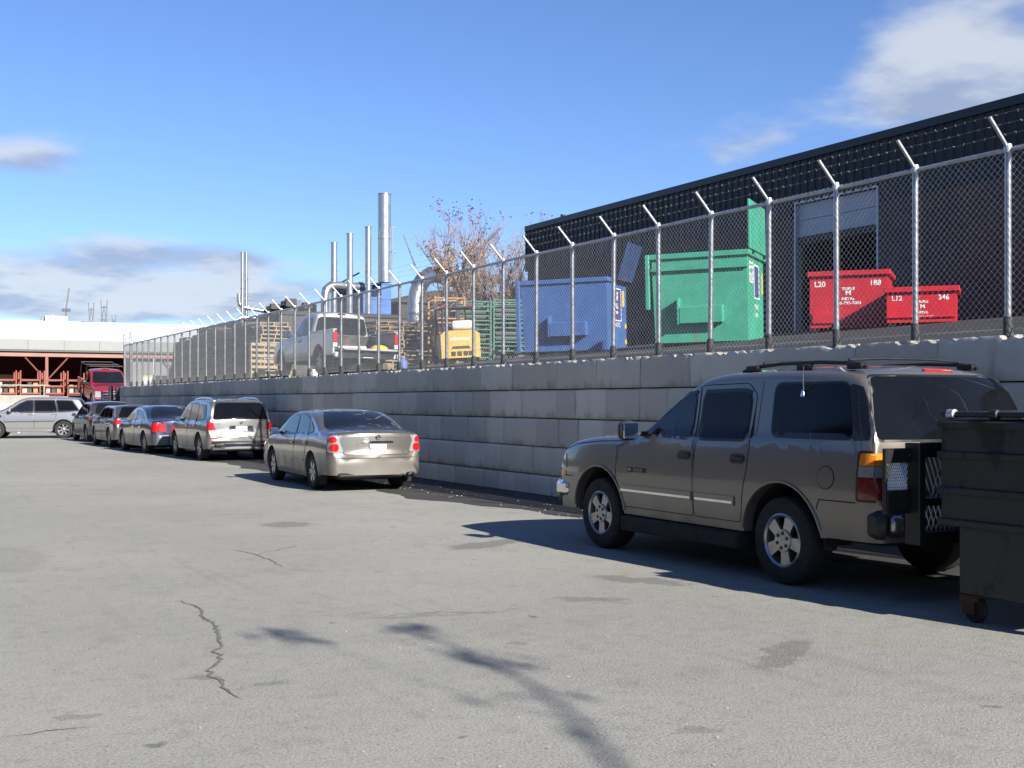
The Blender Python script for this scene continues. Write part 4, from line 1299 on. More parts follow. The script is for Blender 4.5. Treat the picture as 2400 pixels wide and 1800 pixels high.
# ================= steel blue-grey estate
P_steel = car_paint('steel_blue_paint', (.16, .17, .19), .75, .30)
est = Car('estate_car', 'steel blue-grey estate car with slim red tail lamps, behind the navy saloon', [
    (-2.42, .54), (-2.41, .66), (-2.38, .80), (-2.36, 1.0), (-2.20, 1.18), (-1.98, 1.38), (-1.85, 1.415), (-1.2, 1.43), (-.4, 1.435), (0, 1.43), (.35, 1.385), (.65, 1.285),
    (1.05, 1.10), (1.35, .98), (1.5, .945), (1.9, .88), (2.2, .77), (2.34, .64), (2.38, .50)],
    1.84, (-1.44, 1.44), .33, .39, [(-2.5, .98), (0, .95), (2.4, .82)], sill=.22, tumble=.27, paint=P_steel, loc=(8.10, 44.5, 0), rotz=R(.5),
    crown=.05, corner=.08, bulge_r=.12, bulge_f=.15, end_r=.22, tyre_w=.23, rim='ten', front_z=.24, rear_z=.28)
c = est
c.windows([[(.90, .965), (.40, 1.24), (.10, 1.335), (-.16, 1.35), (-.19, .965)], [(-.27, .965), (-.25, 1.35), (-.85, 1.35), (-1.0, 1.28), (-1.02, .98)], [(-1.09, .99), (-1.07, 1.34), (-1.7, 1.32), (-1.98, 1.06)]], M_glass, r=.05)
c.glass('rear_window', [(-.72, 1.05), (.72, 1.05), (.62, 1.25), (.54, 1.38), (-.54, 1.38), (-.62, 1.25)], 'rear', M_glass_dark, r=.06)
c.glass('windscreen', [(-.70, 1.03), (.70, 1.03), (.56, 1.38), (-.56, 1.38)], 'front', M_glass, r=.07)
c.door([(1.05, .30), (1.08, .85), (.95, .945), (.42, 1.27), (.1, 1.37), (-.20, 1.38), (-.23, .9), (-.235, .30)], handle=(-.1, .83))
c.door([(-.245, .30), (-.24, .9), (-.21, 1.38), (-.86, 1.38), (-1.05, 1.28), (-1.07, .98), (-1.0, .62), (-.96, .30)], handle=(-.95, .84))
for s in (-1, 1):
    c.patch('tail_light', [(s * p[0], p[1]) for p in rounded([(.40, .85), (.88, .80), (.88, .94), (.80, .97), (.42, .92)], .03)], 'rear', M_tail, off=.012, n=10, rows=5)
    c.patch('tail_light', rounded([(-2.46, .80), (-2.15, .87), (-2.10, .92), (-2.46, .97)], .02), 'side', M_tail, off=.010, s=s, n=6, rows=4)
c.plate(.70, '')
c.mirror(.80, .97, (.19, .12, .13), None, .05)

# ================= dark grey hatchback
P_graph = car_paint('graphite_paint', (.085, .09, .095), .65, .30)
hat = Car('hatchback', 'dark graphite grey hatchback with round clear tail lamps, farthest of the row', [
    (-2.16, .56), (-2.15, .70), (-2.12, .85), (-2.08, 1.05), (-1.95, 1.28), (-1.82, 1.46), (-1.7, 1.52), (-1.0, 1.56), (-.4, 1.565), (.0, 1.55), (.35, 1.46), (.75, 1.27),
    (1.15, 1.07), (1.3, 1.01), (1.7, .93), (1.95, .82), (2.08, .68), (2.12, .52)],
    1.82, (-1.33, 1.33), .335, .395, [(-2.2, 1.03), (0, 1.0), (2.1, .86)], sill=.24, tumble=.26, paint=P_graph, loc=(8.20, 50.3, 0), rotz=R(1.5),
    crown=.05, corner=.10, bulge_r=.14, bulge_f=.15, end_r=.26, tyre_w=.22, rim='seven', front_z=.26, rear_z=.30)
c = hat
c.windows([[(.80, 1.03), (.35, 1.33), (.08, 1.445), (-.14, 1.46), (-.17, 1.02)], [(-.25, 1.02), (-.23, 1.465), (-.8, 1.45), (-.96, 1.36), (-.98, 1.05)], [(-1.06, 1.07), (-1.04, 1.42), (-1.45, 1.36), (-1.65, 1.15)]], M_glass, r=.06)
c.glass('rear_window', [(-.66, 1.12), (.66, 1.12), (.58, 1.36), (.52, 1.49), (-.52, 1.49), (-.58, 1.36)], 'rear', M_glass, r=.06)
c.glass('windscreen', [(-.70, 1.08), (.70, 1.08), (.56, 1.50), (-.56, 1.50)], 'front', M_glass, r=.07)
c.door([(1.0, .33), (1.03, .9), (.85, 1.0), (.38, 1.36), (.1, 1.48), (-.18, 1.49), (-.21, .95), (-.215, .33)], handle=(-.08, .88), hmat=M_chrome)
c.door([(-.225, .33), (-.22, .95), (-.19, 1.49), (-.8, 1.48), (-1.0, 1.38), (-1.02, 1.0), (-.95, .65), (-.92, .33)], handle=(-.88, .9), hmat=M_chrome)
for s in (-1, 1):
    c.patch('tail_light', [(s * p[0], p[1]) for p in rounded([(.50, .88), (.84, .86), (.82, 1.02), (.52, 1.0)], .04)], 'rear', M_tail_dk, off=.012, n=10, rows=6)
    c.patch('tail_light', rounded([(-2.2, .87), (-1.93, .89), (-1.92, 1.01), (-2.2, 1.03)], .05), 'side', M_lens, off=.012, s=s, n=8, rows=6)
c.plate(.72, ''); c.mirror(.72, 1.02, (.19, .12, .14), None, .05)

# ================= silver SUV standing across the far end of the lot
P_bsilver = car_paint('pale_silver_paint', (.33, .34, .355), .62, .30)
hd = Vector((-.97, .24)); rr_rot = math.atan2(hd.y, hd.x) - math.pi / 2
rrs = Car('suv', 'bright silver SUV standing crosswise at the far end of the lot', [
    (-2.33, .62), (-2.31, .72), (-2.28, .84), (-2.26, 1.08), (-2.16, 1.32), (-2.02, 1.60), (-1.93, 1.68), (-1.75, 1.705), (-.9, 1.735), (-.2, 1.735), (.12, 1.715), (.35, 1.65),
    (.75, 1.40), (1.10, 1.19), (1.22, 1.155), (1.8, 1.10), (2.15, 1.04), (2.26, .93), (2.31, .75), (2.33, .55)],
    1.93, (-1.373, 1.373), .38, .44, [(-2.4, 1.13), (0, 1.10), (2.4, 1.03)], sill=.32, tumble=.22, paint=P_bsilver, loc=(6.15, 55.6, 0), rotz=rr_rot,
    crown=.045, corner=.07, bulge_r=.07, bulge_f=.11, end_r=.15, tyre_w=.255, rim='seven', front_z=.36, rear_z=.40, taper_f=.05)
c = rrs
c.windows([[(.84, 1.15), (.40, 1.46), (.14, 1.59), (-.12, 1.605), (-.14, 1.14)], [(-.22, 1.14), (-.20, 1.61), (-.98, 1.61), (-1.10, 1.145)], [(-1.18, 1.15), (-1.08, 1.61), (-1.70, 1.60), (-1.98, 1.20)]], [M_glass, M_glass_dark, M_glass_dark], r=.03, fw=.042)
c.glass('rear_window', [(-.76, 1.16), (.76, 1.16), (.68, 1.45), (.62, 1.66), (-.62, 1.66), (-.68, 1.45)], 'rear', M_glass_dark, r=.05)
c.glass('windscreen', [(-.76, 1.22), (.76, 1.22), (.64, 1.66), (-.64, 1.66)], 'front', M_glass, r=.06)
c.door([(1.0, .44), (1.02, 1.03), (.86, 1.12), (.42, 1.50), (.12, 1.64), (-.15, 1.65), (-.18, 1.0), (-.185, .44)], handle=(-.06, 1.02))
c.door([(-.195, .44), (-.19, 1.0), (-.16, 1.65), (-1.0, 1.65), (-1.13, 1.14), (-1.05, .9), (-.93, .44)], handle=(-.98, 1.03))
for s in (-1, 1):
    c.strip('side_moulding', [(1.0, .715), (0, .73), (-.98, .745)], M_chrome, .035, .012, s=s)
    mb = MB(); mb.box(min(s * .86, s * .99), max(s * .86, s * .99), -.90, .90, .28, .34, .02); mb.build('side_step', M_chrome, c.root, 40)
    c.patch('wing_vent', rounded([(1.12, .90), (1.40, .93), (1.42, 1.0), (1.10, 1.0)], .02), 'side', M_trim, off=.008, s=s, n=5, rows=3)
    c.patch('headlight', [(s * p[0], p[1]) for p in rounded([(.55, .82), (.92, .82), (.92, 1.0), (.55, 1.0)], .03)], 'front', M_lens, off=.010, n=6, rows=4)
    c.patch('tail_light', rounded([(-2.36, .86), (-2.12, .86), (-2.12, 1.10), (-2.30, 1.12)], .03), 'side', M_tail_dk, off=.010, s=s, n=6, rows=5)
c.mirror(.78, 1.17, (.22, .13, .17), None, .06)
# ---------------------------------------------------------------- things on the upper yard
def on_yard(x, y, yaw, dz=0.0, tilt=.07):
    M = Matrix.Rotation(-tilt, 4, 'Y') @ Matrix.Rotation(yaw, 4, 'Z')
    return (x, y, yard_z(x, y) + dz), tuple(M.to_euler())


def worn_paint(name, col, rust=(.16, .07, .035), amt=.75, lo=.56, fade=.12):
    col = tuple(c * .70 for c in col); rust = tuple(c * .8 for c in rust)
    m, nt, b = nodes_of(name); g = NT(nt); vec = g.coords('Object')
    n1 = g.noise(2.0, 6, .65, vec); n2 = g.noise(1.1, 6, .7, g.mapping(vec, (1, 1, .45), (0, 0, 0), (3.3, 1.2, 0))); n3 = g.noise(22, 4, .6, vec)
    c = g.mix(g.ramp(n1, .3, .7), tuple(x * (1 - fade) for x in col), tuple(min(1, x * (1 + fade)) for x in col))
    c = g.mix(g.math('MULTIPLY', g.ramp(n3, .60, .75), .25), c, tuple(x * .45 for x in col))
    k = g.math('MULTIPLY', g.ramp(n2, lo, lo + .13), amt)
    c = g.mix(k, c, rust)
    g.l.new(c, b.inputs['Base Color']); g.l.new(g.ramp(k, 0, .6, .45, .85), b.inputs['Roughness'])
    g.l.new(g.bump(g.math('ADD', n1, g.math('MULTIPLY', n3, .3)), .25, .02), b.inputs['Normal'])
    return m


M_greenbin = worn_paint('green_bin_paint', (.052, .35, .235), amt=.75, lo=.57)
M_bluebin = worn_paint('blue_bin_paint', (.055, .135, .37), amt=.6, lo=.60)
M_redbin = worn_paint('red_bin_paint', (.50, .014, .030), rust=(.14, .04, .03), amt=.6, lo=.57)
M_redbin2 = worn_paint('bright_red_bin_paint', (.58, .008, .022), rust=(.2, .03, .03), amt=.3, lo=.66)
M_bluelid = worn_paint('dark_blue_lid_paint', (.030, .060, .16), amt=.6, lo=.55)
M_yellowtape = pm('yellow_tape', (.70, .50, .06), .5)
PHI = R(-50)


def bin_frame(root, w, d, h, mat, taper=.06):
    """sheet steel container: tapered shell, rolled rim, corner posts, skids"""
    mb = MB(); b = taper
    o = [(-w + b, .0, .0), (0, .0, .0), (0, d - b, .0), (-w + b, d - b, .0), (-w, -taper * .2, h), (taper * .2, -taper * .2, h), (taper * .2, d, h), (-w, d, h)]
    i = [(-w + b + .05, .05, .16), (-.05, .05, .16), (-.05, d - b - .05, .16), (-w + b + .05, d - b - .05, .16), (-w + .05, .03, h), (-.03, .03, h), (-.03, d - .05, h), (-w + .05, d - .05, h)]
    mb.add(o, [(0, 1, 2, 3), (0, 1, 5, 4), (1, 2, 6, 5), (2, 3, 7, 6), (3, 0, 4, 7)]); mb.add(i, [(0, 1, 2, 3), (0, 1, 5, 4), (1, 2, 6, 5), (2, 3, 7, 6), (3, 0, 4, 7)])
    mb.build('shell', mat, root)
    mb = MB()
    for (a, c_, e, f) in ((-w - .05, .07, -.07, .03), (-w - .05, .07, d - .03, d + .05), (-w - .05, -w + .05, .03, d - .03), (-.03, .07, .03, d - .03)):
        mb.box(a, c_, e, f, h - .07, h + .05, .012)
    mb.build('top_rim', mat, root)
    for x in (-w + b + .02, -.20):
        mb = MB(); mb.box(x, x + .16, .02, d - b - .02, -.10, -.005); mb.build('skid', M_black, root)


def fork_pocket(root, w, x0, x1, z0, z1, mat, depth=.17):
    mb = MB()
    mb.add([(x0, -depth, z0), (x1, -depth, z0), (x1, -depth, z1), (x0, -depth, z1), (x0, -.005, z0), (x1, -.005, z0), (x1, -.005, z1 + .06), (x0, -.005, z1 + .06)],
           [(0, 1, 2, 3), (3, 2, 6, 7), (0, 3, 7, 4), (1, 5, 6, 2)])
    mb.box(x0, x1, -depth + .015, -.005, z0 + .12, z0 + .135)
    mb.build('fork_pocket', mat, root)
    mb = MB(); mb.prism([(x0 - .02, z0 - .02), (x0 - .02, z1 + .22), (x0 - .05, z1 + .22), (x0 - .05, z0 - .02)], 'y', -depth * 1.1, -.004)
    mb.build('pocket_gusset', mat, root)


def decal_frame(root, x, y0, y1, z0, z1, t, mat):
    mb = MB()
    for (a, b_, c_, d_) in ((y0, y1, z0, z0 + t), (y0, y1, z1 - t, z1), (y0, y0 + t, z0 + t, z1 - t), (y1 - t, y1, z0 + t, z1 - t)): mb.box(x, x + .006, a, b_, c_, d_)
    mb.build('decal_border', mat, root)


# green front-load bin with its lid thrown open
loc, rot = on_yard(16.81, 20.49, PHI, 0, .025)
gb = thing('front_load_bin', 'bright green steel waste bin with upright open lid, rust patch and fork pocket', 'dumpster', loc, rot, 'waste bins behind the fence')
bin_frame(gb, 2.13, 1.95, 1.93, M_greenbin)
fork_pocket(gb, 2.13, -1.46, -.52, .42, .76, M_greenbin, .22)
mb = MB(); mb.box(-2.26, -2.17, -.10, .0, .75, 1.98, .01); mb.build('corner_post', M_greenbin, gb)
mb = MB(); mb.box(-2.13, .03, -.09, -.025, 1.60, 1.66); mb.build('stiffener', M_greenbin, gb)
mb = MB(); mb.box(.03, .09, .02, 1.9, 2.0, 3.08, .01); lid = mb.build('lid', M_greenbin, gb)
for z in (2.08, 2.22, 2.36):
    mb = MB(); mb.box(-.01, .025, .05, 1.85, z, z + .05); mb.build('lid_rib', M_greenbin, lid)
for y in (.25, 1.6):
    mb = MB(); mb.cyl((.06, y, 1.95), (.06, y + .14, 1.95), .05, n=10); mb.build('hinge', M_black, gb)
M_decal_blue = pm('decal_blue', (.06, .07, .22), .5)
mb = MB(); mb.box(.004, .012, .75, 1.35, .95, 1.72); mb.build('decal_panel', M_decal_blue, gb)
decal_frame(gb, .013, .75, 1.35, .95, 1.72, .035, M_white)
decal_frame(gb, .012, .22, .66, 1.28, 1.75, .045, M_white); decal_frame(gb, .012, .34, .54, 1.34, 1.50, .04, M_white)
mb = MB(); mb.box(.006, .013, .30, .58, 1.60, 1.66); mb.build('decal_bar', M_white, gb)
lettering('PROLER', .16, M_white, gb, Matrix.Translation((.014, .80, .72)) @ Matrix.Rotation(R(90), 4, 'Z') @ FACE_MY, 'decal_text', 'LEFT', .001, sx=.8)
lettering('905-669', .14, M_white, gb, Matrix.Translation((.014, .80, .54)) @ Matrix.Rotation(R(90), 4, 'Z') @ FACE_MY, 'decal_text', 'LEFT', .001, sx=.8)
mb = MB(); mb.box(.004, .012, 1.72, 1.86, 1.1, 1.6); mb.build('decal_tape', M_yellowtape, gb)

# blue front-load bin
loc, rot = on_yard(17.37, 27.0, PHI, 0, .025)
bb = thing('front_load_bin', 'cobalt blue steel waste bin with lid leaning open and white decal panel', 'dumpster', loc, rot, 'waste bins behind the fence')
bin_frame(bb, 2.45, 1.85, 1.90, M_bluebin)
fork_pocket(bb, 2.45, -1.55, -.55, .40, .74, M_bluebin, .24)
mb = MB(); mb.box(-2.58, -2.47, -.10, .0, .0, 1.95, .01); mb.build('corner_post', M_bluebin, bb)
mb = MB(); mb.box(-.03, .03, .55, 1.85, .0, 1.05, .008, Matrix.Translation((.16, 0, 1.90)) @ Matrix.Rotation(R(18), 4, 'Y')); lid = mb.build('lid', M_bluelid, bb)
for z in (.25, .6):
    mb = MB(); mb.box(-.06, -.034, .6, 1.8, z, z + .04, 0, Matrix.Translation((.16, 0, 1.90)) @ Matrix.Rotation(R(18), 4, 'Y')); mb.build('lid_rib', M_bluelid, lid)
mb = MB(); mb.box(.004, .012, .55, 1.30, .80, 1.70); mb.build('decal_panel', M_decal_blue, bb)
decal_frame(bb, .013, .55, 1.30, .80, 1.70, .03, M_white)
mb = MB(); mb.prism([(.88, 1.36), (.98, 1.36), (1.0, 1.60), (.92, 1.60)], 'x', .013, .018); mb.build('decal_mark', M_white, bb)
lettering('CALL', .20, M_white, bb, Matrix.Translation((.0145, .60, 1.15)) @ Matrix.Rotation(R(90), 4, 'Z') @ FACE_MY, 'decal_text', 'LEFT', .001, sx=.95, bold=.004)
lettering('waste', .15, M_white, bb, Matrix.Translation((.0145, .68, 1.0)) @ Matrix.Rotation(R(90), 4, 'Z') @ FACE_MY, 'decal_text', 'LEFT', .001, sx=.95, bold=.003)
lettering('669-5372', .17, M_white, bb, Matrix.Translation((.0145, .56, .64)) @ Matrix.Rotation(R(90), 4, 'Z') @ FACE_MY, 'decal_text', 'LEFT', .001, sx=.95, bold=.003)
mb = MB(); mb.box(.004, .014, 1.42, 1.62, 1.22, 1.66); mb.build('decal_tape', M_yellowtape, bb)
for z in (.62, .18):
    mb = MB(); mb.box(.004, .014, 1.66, 1.80, z, z + .14); mb.build('decal_tape', M_yellowtape, bb)

# two red scrap bins
def scrap_bin(name, label, loc, yaw, w, d, h, mat, code, num, foot):
    l, r_ = on_yard(loc[0], loc[1], yaw, 0, .0)
    t = thing(name, label, 'scrap bin', l, r_, 'red scrap bins')
    bin_frame(t, w, d, h, mat, .0)
    s = h / 1.23; k = .17 if w > 1.5 else .15
    zt = h - .30 if w > 1.5 else h - .24
    yf = lambda z: -.006
    lettering(code, k, M_white, t, Matrix.Translation((-w + .10, yf(zt), zt)) @ FACE_MY, 'bin_code', 'LEFT', .001, bold=.004)
    lettering(num, k, M_white, t, Matrix.Translation((-.14, yf(zt), zt)) @ FACE_MY, 'bin_number', 'RIGHT', .001, bold=.004)
    cx = -w * .5 if w > 1.5 else -w * .48
    z = zt - (.09 if w > 1.5 else .06)
    for (tx, sz, gap) in (('TRIPLE', .085, .11), ('M', .15, .115), ('METAL', .085, .115), ('905-793-7083', .088, .1)):
        z -= gap if tx != 'TRIPLE' else 0
        kk = 1.0 if w > 1.5 else .80
        lettering(tx, sz * kk, M_white, t, Matrix.Translation((cx, yf(z), z)) @ FACE_MY, 'bin_print', 'CENTER', .001, sx=1.15, bold=.003)
    mb = MB(); mb.box(-w + .06, -.01, -.045, -.004, .10, foot, .006); mb.build('base_band', mat, t)
    return t


scrap_bin('scrap_bin', 'tall red steel scrap bin marked L20 and 188 by the loading door', (20.23, 19.79), PHI, 1.72, 1.45, 1.25, M_redbin, 'L20', '188', .34)
scrap_bin('scrap_bin', 'low bright red scrap bin marked L12 and 346, right of the taller one', (20.40, 18.0), PHI, 1.42, 1.45, .72, M_redbin2, 'L12', '346', .13)

# ---------------------------------------------------------------- pick-up trucks
def pickup(name, label, paint, loc, rot, bed_mat, tail=True, tail_mat=None, bump_mat=None):
    c = Car(name, label, [(-.95, 1.72), (-.93, 1.78), (-.85, 1.815), (-.5, 1.84), (.05, 1.83), (.30, 1.76), (.70, 1.47), (1.0, 1.25), (1.10, 1.195), (1.6, 1.16), (2.2, 1.09), (2.48, 1.0), (2.58, .86), (2.62, .62)],
            1.98, (-1.75, 1.75), .385, .48, [(-3, 1.16), (0, 1.15), (2.7, 1.05)], sill=.42, tumble=.24, paint=paint, loc=loc, rotz=rot[2], crown=.05, corner=.08,
            bulge_pts=[(-.95, 0.0), (.2, 0), (.9, .07), (2.4, .10), (2.62, .10)], end_r=.07, tyre_w=.25, rim='five', front_z=.42, rear_z=.42, pitch=rot[0], cat='pickup truck', taper_f=.05)
    c.root.rotation_euler = rot
    c.windows([[(.62, 1.19), (.18, 1.60), (.0, 1.68), (-.14, 1.69), (-.16, 1.18)], [(-.24, 1.18), (-.22, 1.69), (-.62, 1.69), (-.74, 1.60), (-.78, 1.20)]], M_glass, r=.06)
    c.glass('rear_window', [(-.80, 1.22), (.80, 1.22), (.70, 1.70), (-.70, 1.70)], 'rear', M_glass, r=.09)
    c.glass('windscreen', [(-.80, 1.27), (.80, 1.27), (.68, 1.76), (-.68, 1.76)], 'front', M_glass, r=.07)
    c.door([(1.02, .50), (1.04, 1.05), (.80, 1.14), (.70, 1.20), (.16, 1.65), (0, 1.735), (-.17, 1.745), (-.20, 1.0), (-.205, .50)], handle=(-.08, 1.0), hmat=M_plastic)
    c.mirror(.60, 1.22, (.24, .13, .24), M_plastic, .12)
    # load bed
    y0, y1, zt, zb = -2.95, -.98, 1.20, .52
    for s in (-1, 1):
        arch = [(-1.75 + .48 * math.cos(math.pi * k / 14), .385 + .48 * math.sin(math.pi * k / 14)) for k in range(15)]
        prof = [(y0, zb)] + [(-2.23, zb)] + [p for p in reversed(arch) if p[1] > zb] + [(-1.27, zb), (y1, zb), (y1, zt), (y0, zt)]
        mb = MB(); mb.prism(prof, 'x', s * .985, s * .93); mb.build('bed_side', paint, c.root)
        mb = MB(); mb.box(min(s * .86, s * .99), max(s * .86, s * .99), y0, y1, zt + .002, zt + .05, .015); mb.build('bed_rail', paint, c.root, 40)
        mb = MB(); mb.box(min(s * .70, s * .928), max(s * .70, s * .928), -2.2, -1.3, .70, .92, .03); mb.build('wheel_box', bed_mat, c.root)
        if tail:
            mb = MB(); mb.box(min(s * .86, s * .985), max(s * .86, s * .985), y0 - .03, y0 + .06, .86, 1.16, .012); l = mb.build('tail_light', M_tail, c.root, 40)
            mb = MB(); mb.box(min(s * .86, s * .985), max(s * .86, s * .985), y0 - .032, y0 + .06, .74, .855, .01); mb.build('reversing_lens', M_white, l, 40)
    mb = MB(); mb.box(-.925, .925, y0 + .02, y1 - .02, .66, .70); mb.box(-.925, .925, y1 - .05, y1, .70, 1.19); mb.build('bed_floor', bed_mat, c.root)
    mb = MB(); mb.box(-.84, .84, y0 - .52, y0 - .005, .64, .70, .015); mb.build('tailgate', tail_mat or bed_mat, c.root, 40)
    mb = MB(); mb.box(-.98, .98, y0 - .16, y0 - .01, .44, .60, .03); bp = mb.build('rear_bumper', bump_mat or M_chrome, c.root, 40)
    if tail:
        mb = MB(); mb.box(-.15, .15, y0 - .175, y0 - .162, .45, .60, .003); mb.build('licence_plate', M_plate, c.root)
        lettering('AW 917', .07, M_plate_tx, c.root, Matrix.Translation((0, y0 - .177, .50)) @ FACE_MY, 'plate_number', 'CENTER', .001)
    mb = MB(); mb.box(-.35, .35, -2.9, 2.3, .40, .60); mb.build('chassis', M_under, c.root)
    return c


P_white = car_paint('white_truck_paint', (.56, .57, .585), .30, .33)
M_bed = pm('bed_liner', (.03, .03, .032), .75, 0, .25, 10, dirt=(.16, .14, .12), dirt_amt=.5)
zz = yard_z(12.2, 34)
pk = pickup('pickup_truck', 'white pickup truck with open tailgate behind the fence', P_white, (12.22, 34.55, zz), (0, .02, R(.5)), M_bed, True, pm('worn_tailgate', (.42, .42, .41), .5, .1, .2, 6, dirt=(.14, .12, .1), dirt_amt=.4), pm('bumper_silver', (.60, .61, .62), .4, .3, .1, 5))
mb = MB(); mb.box(-.12, .12, -.98, -.955, 1.795, 1.835, .006); mb.build('high_stop_lamp', M_tail_dk, pk.root, 40)
# goods lying in its bed
o = MB(); o.lathe([(.001, 0), (.26, .0), (.27, .05), (.16, .16), (.001, .20)], 16); o = o.build('work_bag', pm('yellow_vinyl', (.72, .58, .03), .5), None, 50)
o.location = (12.72, 31.75, zz + .71); o.scale = (1, .8, .7); tag(o, 'yellow bag lying in the bed of the white pickup', 'bag')
o = MB(); o.box(-.42, .42, -.10, .10, 0, .09, .03); o = o.build('foam_sheet', M_white, None, 40)
o.location = (11.95, 31.9, zz + .71); tag(o, 'white folded sheet lying on the white pickup tailgate', 'sheet')

# ---------------------------------------------------------------- forklift
M_fork = pm('forklift_yellow', (.62, .36, .035), .42, 0, .10, 4, coat=.3, dirt=(.25, .15, .04), dirt_amt=.35, dirt_scale=5)
fx, fy = 13.95, 28.9
fk = thing('forklift', 'yellow forklift seen from behind, white gas bottle on its counterweight', 'forklift', (fx, fy, yard_z(fx, fy)), (0, -.06, R(-14)))
fk.scale = (.88, .88, .88)
mb = MB(); mb.prism([(-.61, .16), (.61, .16), (.61, .88), (.46, 1.0), (-.46, 1.0), (-.61, .88)], 'y', -.02, .55); mb.build('counterweight', M_fork, fk)
mb = MB(); mb.box(-.55, .55, .55, 1.8, .25, .62, .03); mb.build('chassis', M_black, fk)
mb = MB(); mb.prism([(-.31, .44), (.31, .44), (.24, .52), (-.24, .52)][::-1], 'y', -.035, -.022); mb.build('vent_slot', M_black, fk)
for x in (-.31, -.12, .07, .23):
    mb = MB(); mb.box(x, x + .14, -.034, -.022, .22, .36, .008); mb.build('rear_port', M_trim, fk)
lettering('EXTRAPOWER', .105, M_white, fk, Matrix.Translation((0, -.023, .70)) @ FACE_MY, 'maker_text', 'CENTER', .001, sx=.92, bold=.004)
for s in (-1, 1):
    mb = MB(); mb.tube([(s * .50, .15, .95), (s * .47, .25, 1.72)], .03, 8); mb.build('guard_post', M_black, fk, 40)
    mb = MB(); mb.tube([(s * .50, 1.5, .6), (s * .47, 1.25, 1.72)], .03, 8); mb.build('guard_post', M_black, fk, 40)
    mb = MB(); mb.box(s * .40 - .05, s * .40 + .05, .18, .26, 1.74, 1.82, .015); mb.build('rear_lamp', M_tail, fk, 40)
    for (y, r_) in ((.30, .24), (1.55, .30)):
        mb = MB(); mb.lathe([(.08, -.09), (r_ * .8, -.09), (r_, -.06), (r_, .06), (r_ * .8, .09), (.08, .09)], 20, (s * .50, y, r_), 'x'); mb.build('wheel', M_rubber, fk, 40)
    mb = MB(); mb.box(s * .36 - .05, s * .36 + .05, 1.82, 1.95, .1, 2.0); mb.build('mast_rail', M_black, fk)
    mb = MB(); mb.box(s * .22 - .05, s * .22 + .05, 1.98, 3.0, .10, .15); mb.build('fork', M_black, fk)
mb = MB(); mb.box(-.50, .50, .20, 1.30, 1.70, 1.74, .01); mb.build('overhead_guard', M_black, fk)
mb = MB(); mb.box(-.36, .36, 1.92, 1.98, .12, .55); mb.build('fork_carriage', M_black, fk)
mb = MB(); mb.lathe([(.02, -.33), (.12, -.31), (.15, -.25), (.15, .25), (.12, .31), (.02, .33)], 16, (.12, .20, 1.16), 'x'); mb.build('gas_bottle', M_white, fk, 50)
mb = MB(); mb.box(-.25, .25, .62, 1.02, .62, .78, .04); mb.box(-.25, .25, .55, .66, .78, 1.25, .04); mb.build('seat', M_plastic, fk, 40)
mb = MB(); mb.tube([(.15, .25, 1.82), (.15, .25, 1.90)], .05, 10); mb.build('beacon', M_amber, fk, 40)

# ---------------------------------------------------------------- pallets
def wood(name, col, ov=.25):
    col = tuple(c * .68 for c in col)
    m, nt, b = nodes_of(name); g = NT(nt); vec = g.coords('Object'); gp = g.geo_pos()
    n1 = g.noise(6, 5, .6, g.mapping(vec, (1, 12, 1))); n2 = g.noise(.8, 3, .5, gp)
    c = g.mix(g.ramp(n1, .3, .7), tuple(x * .75 for x in col), tuple(min(1, x * 1.15) for x in col))
    c = g.mix(g.math('MULTIPLY', g.ramp(n2, .45, .65), .35), c, (.13, .125, .11))
    r = g.rand(); k = g.ramp(r, 0, 1, 0, 1)
    c = g.mix(g.math('MULTIPLY', k, ov), c, (.19, .165, .13))
    g.l.new(c, b.inputs['Base Color']); b.inputs['Roughness'].default_value = .85
    return m


M_wood = wood('pallet_wood', (.52, .42, .27)); M_greywood = wood('grey_pallet_wood', (.17, .155, .13), .3); M_oldwood = wood('weathered_wood', (.34, .25, .16), .5)


def pallet_mesh(mat, seed=0):
    rnd = random.Random(seed); mb = MB(); L, W_, H_ = 1.20, 1.02, .142
    for x in (-W_ / 2, -.02, W_ / 2 - .04): mb.box(x, x + .04, -L / 2, L / 2, .022, .120)
    for k in range(7):
        y = -L / 2 + k * (L - .095) / 6; mb.box(-W_ / 2 - rnd.uniform(0, .015), W_ / 2 + rnd.uniform(0, .015), y, y + .095, .121, H_)
    for y in (-L / 2, -.05, L / 2 - .1): mb.box(-W_ / 2, W_ / 2, y, y + .1, 0, .021)
    return mb.mesh('pallet', mat)


pal = [pallet_mesh(M_wood, k) for k in range(3)]; palg = [pallet_mesh(M_greywood, 20 + k) for k in range(3)]; palo = [pallet_mesh(M_oldwood, 10 + k) for k in range(2)]
ORD = ('first', 'second', 'third', 'fourth', 'fifth', 'sixth', 'seventh', 'eighth', 'ninth', 'tenth', 'eleventh', 'twelfth', 'thirteenth', 'fourteenth', 'fifteenth')
rnd = random.Random(3)
npal = 0
for k in range(11):
    y = 41.35 + k * 1.26; n = [14, 14, 15, 14, 14, 15, 14, 14, 13, 14, 13][k]; xs = 12.45
    for j in range(n):
        o = link('pallet', (pal if k == 0 else palg)[rnd.randrange(3)], None, (xs + rnd.uniform(-.03, .03) + (.06 * math.sin(j * 1.3) if k == 0 else 0), y + rnd.uniform(-.02, .02), yard_z(xs, y) + .0 + j * .1425))
        o.rotation_euler = (0, 0, rnd.uniform(-.02, .02))
        tag(o, 'pale wooden pallet, %s from the ground in the sunlit stack nearest the pickup' % ORD[j] if k == 0 else 'grey pallet, %s from the ground in the %s dark stack behind the sunlit one' % (ORD[j], ORD[k - 1]), 'pallet', 'end stack of pallets' if k == 0 else 'stacked pallets along the fence'); npal += 1
print('pallets', npal)
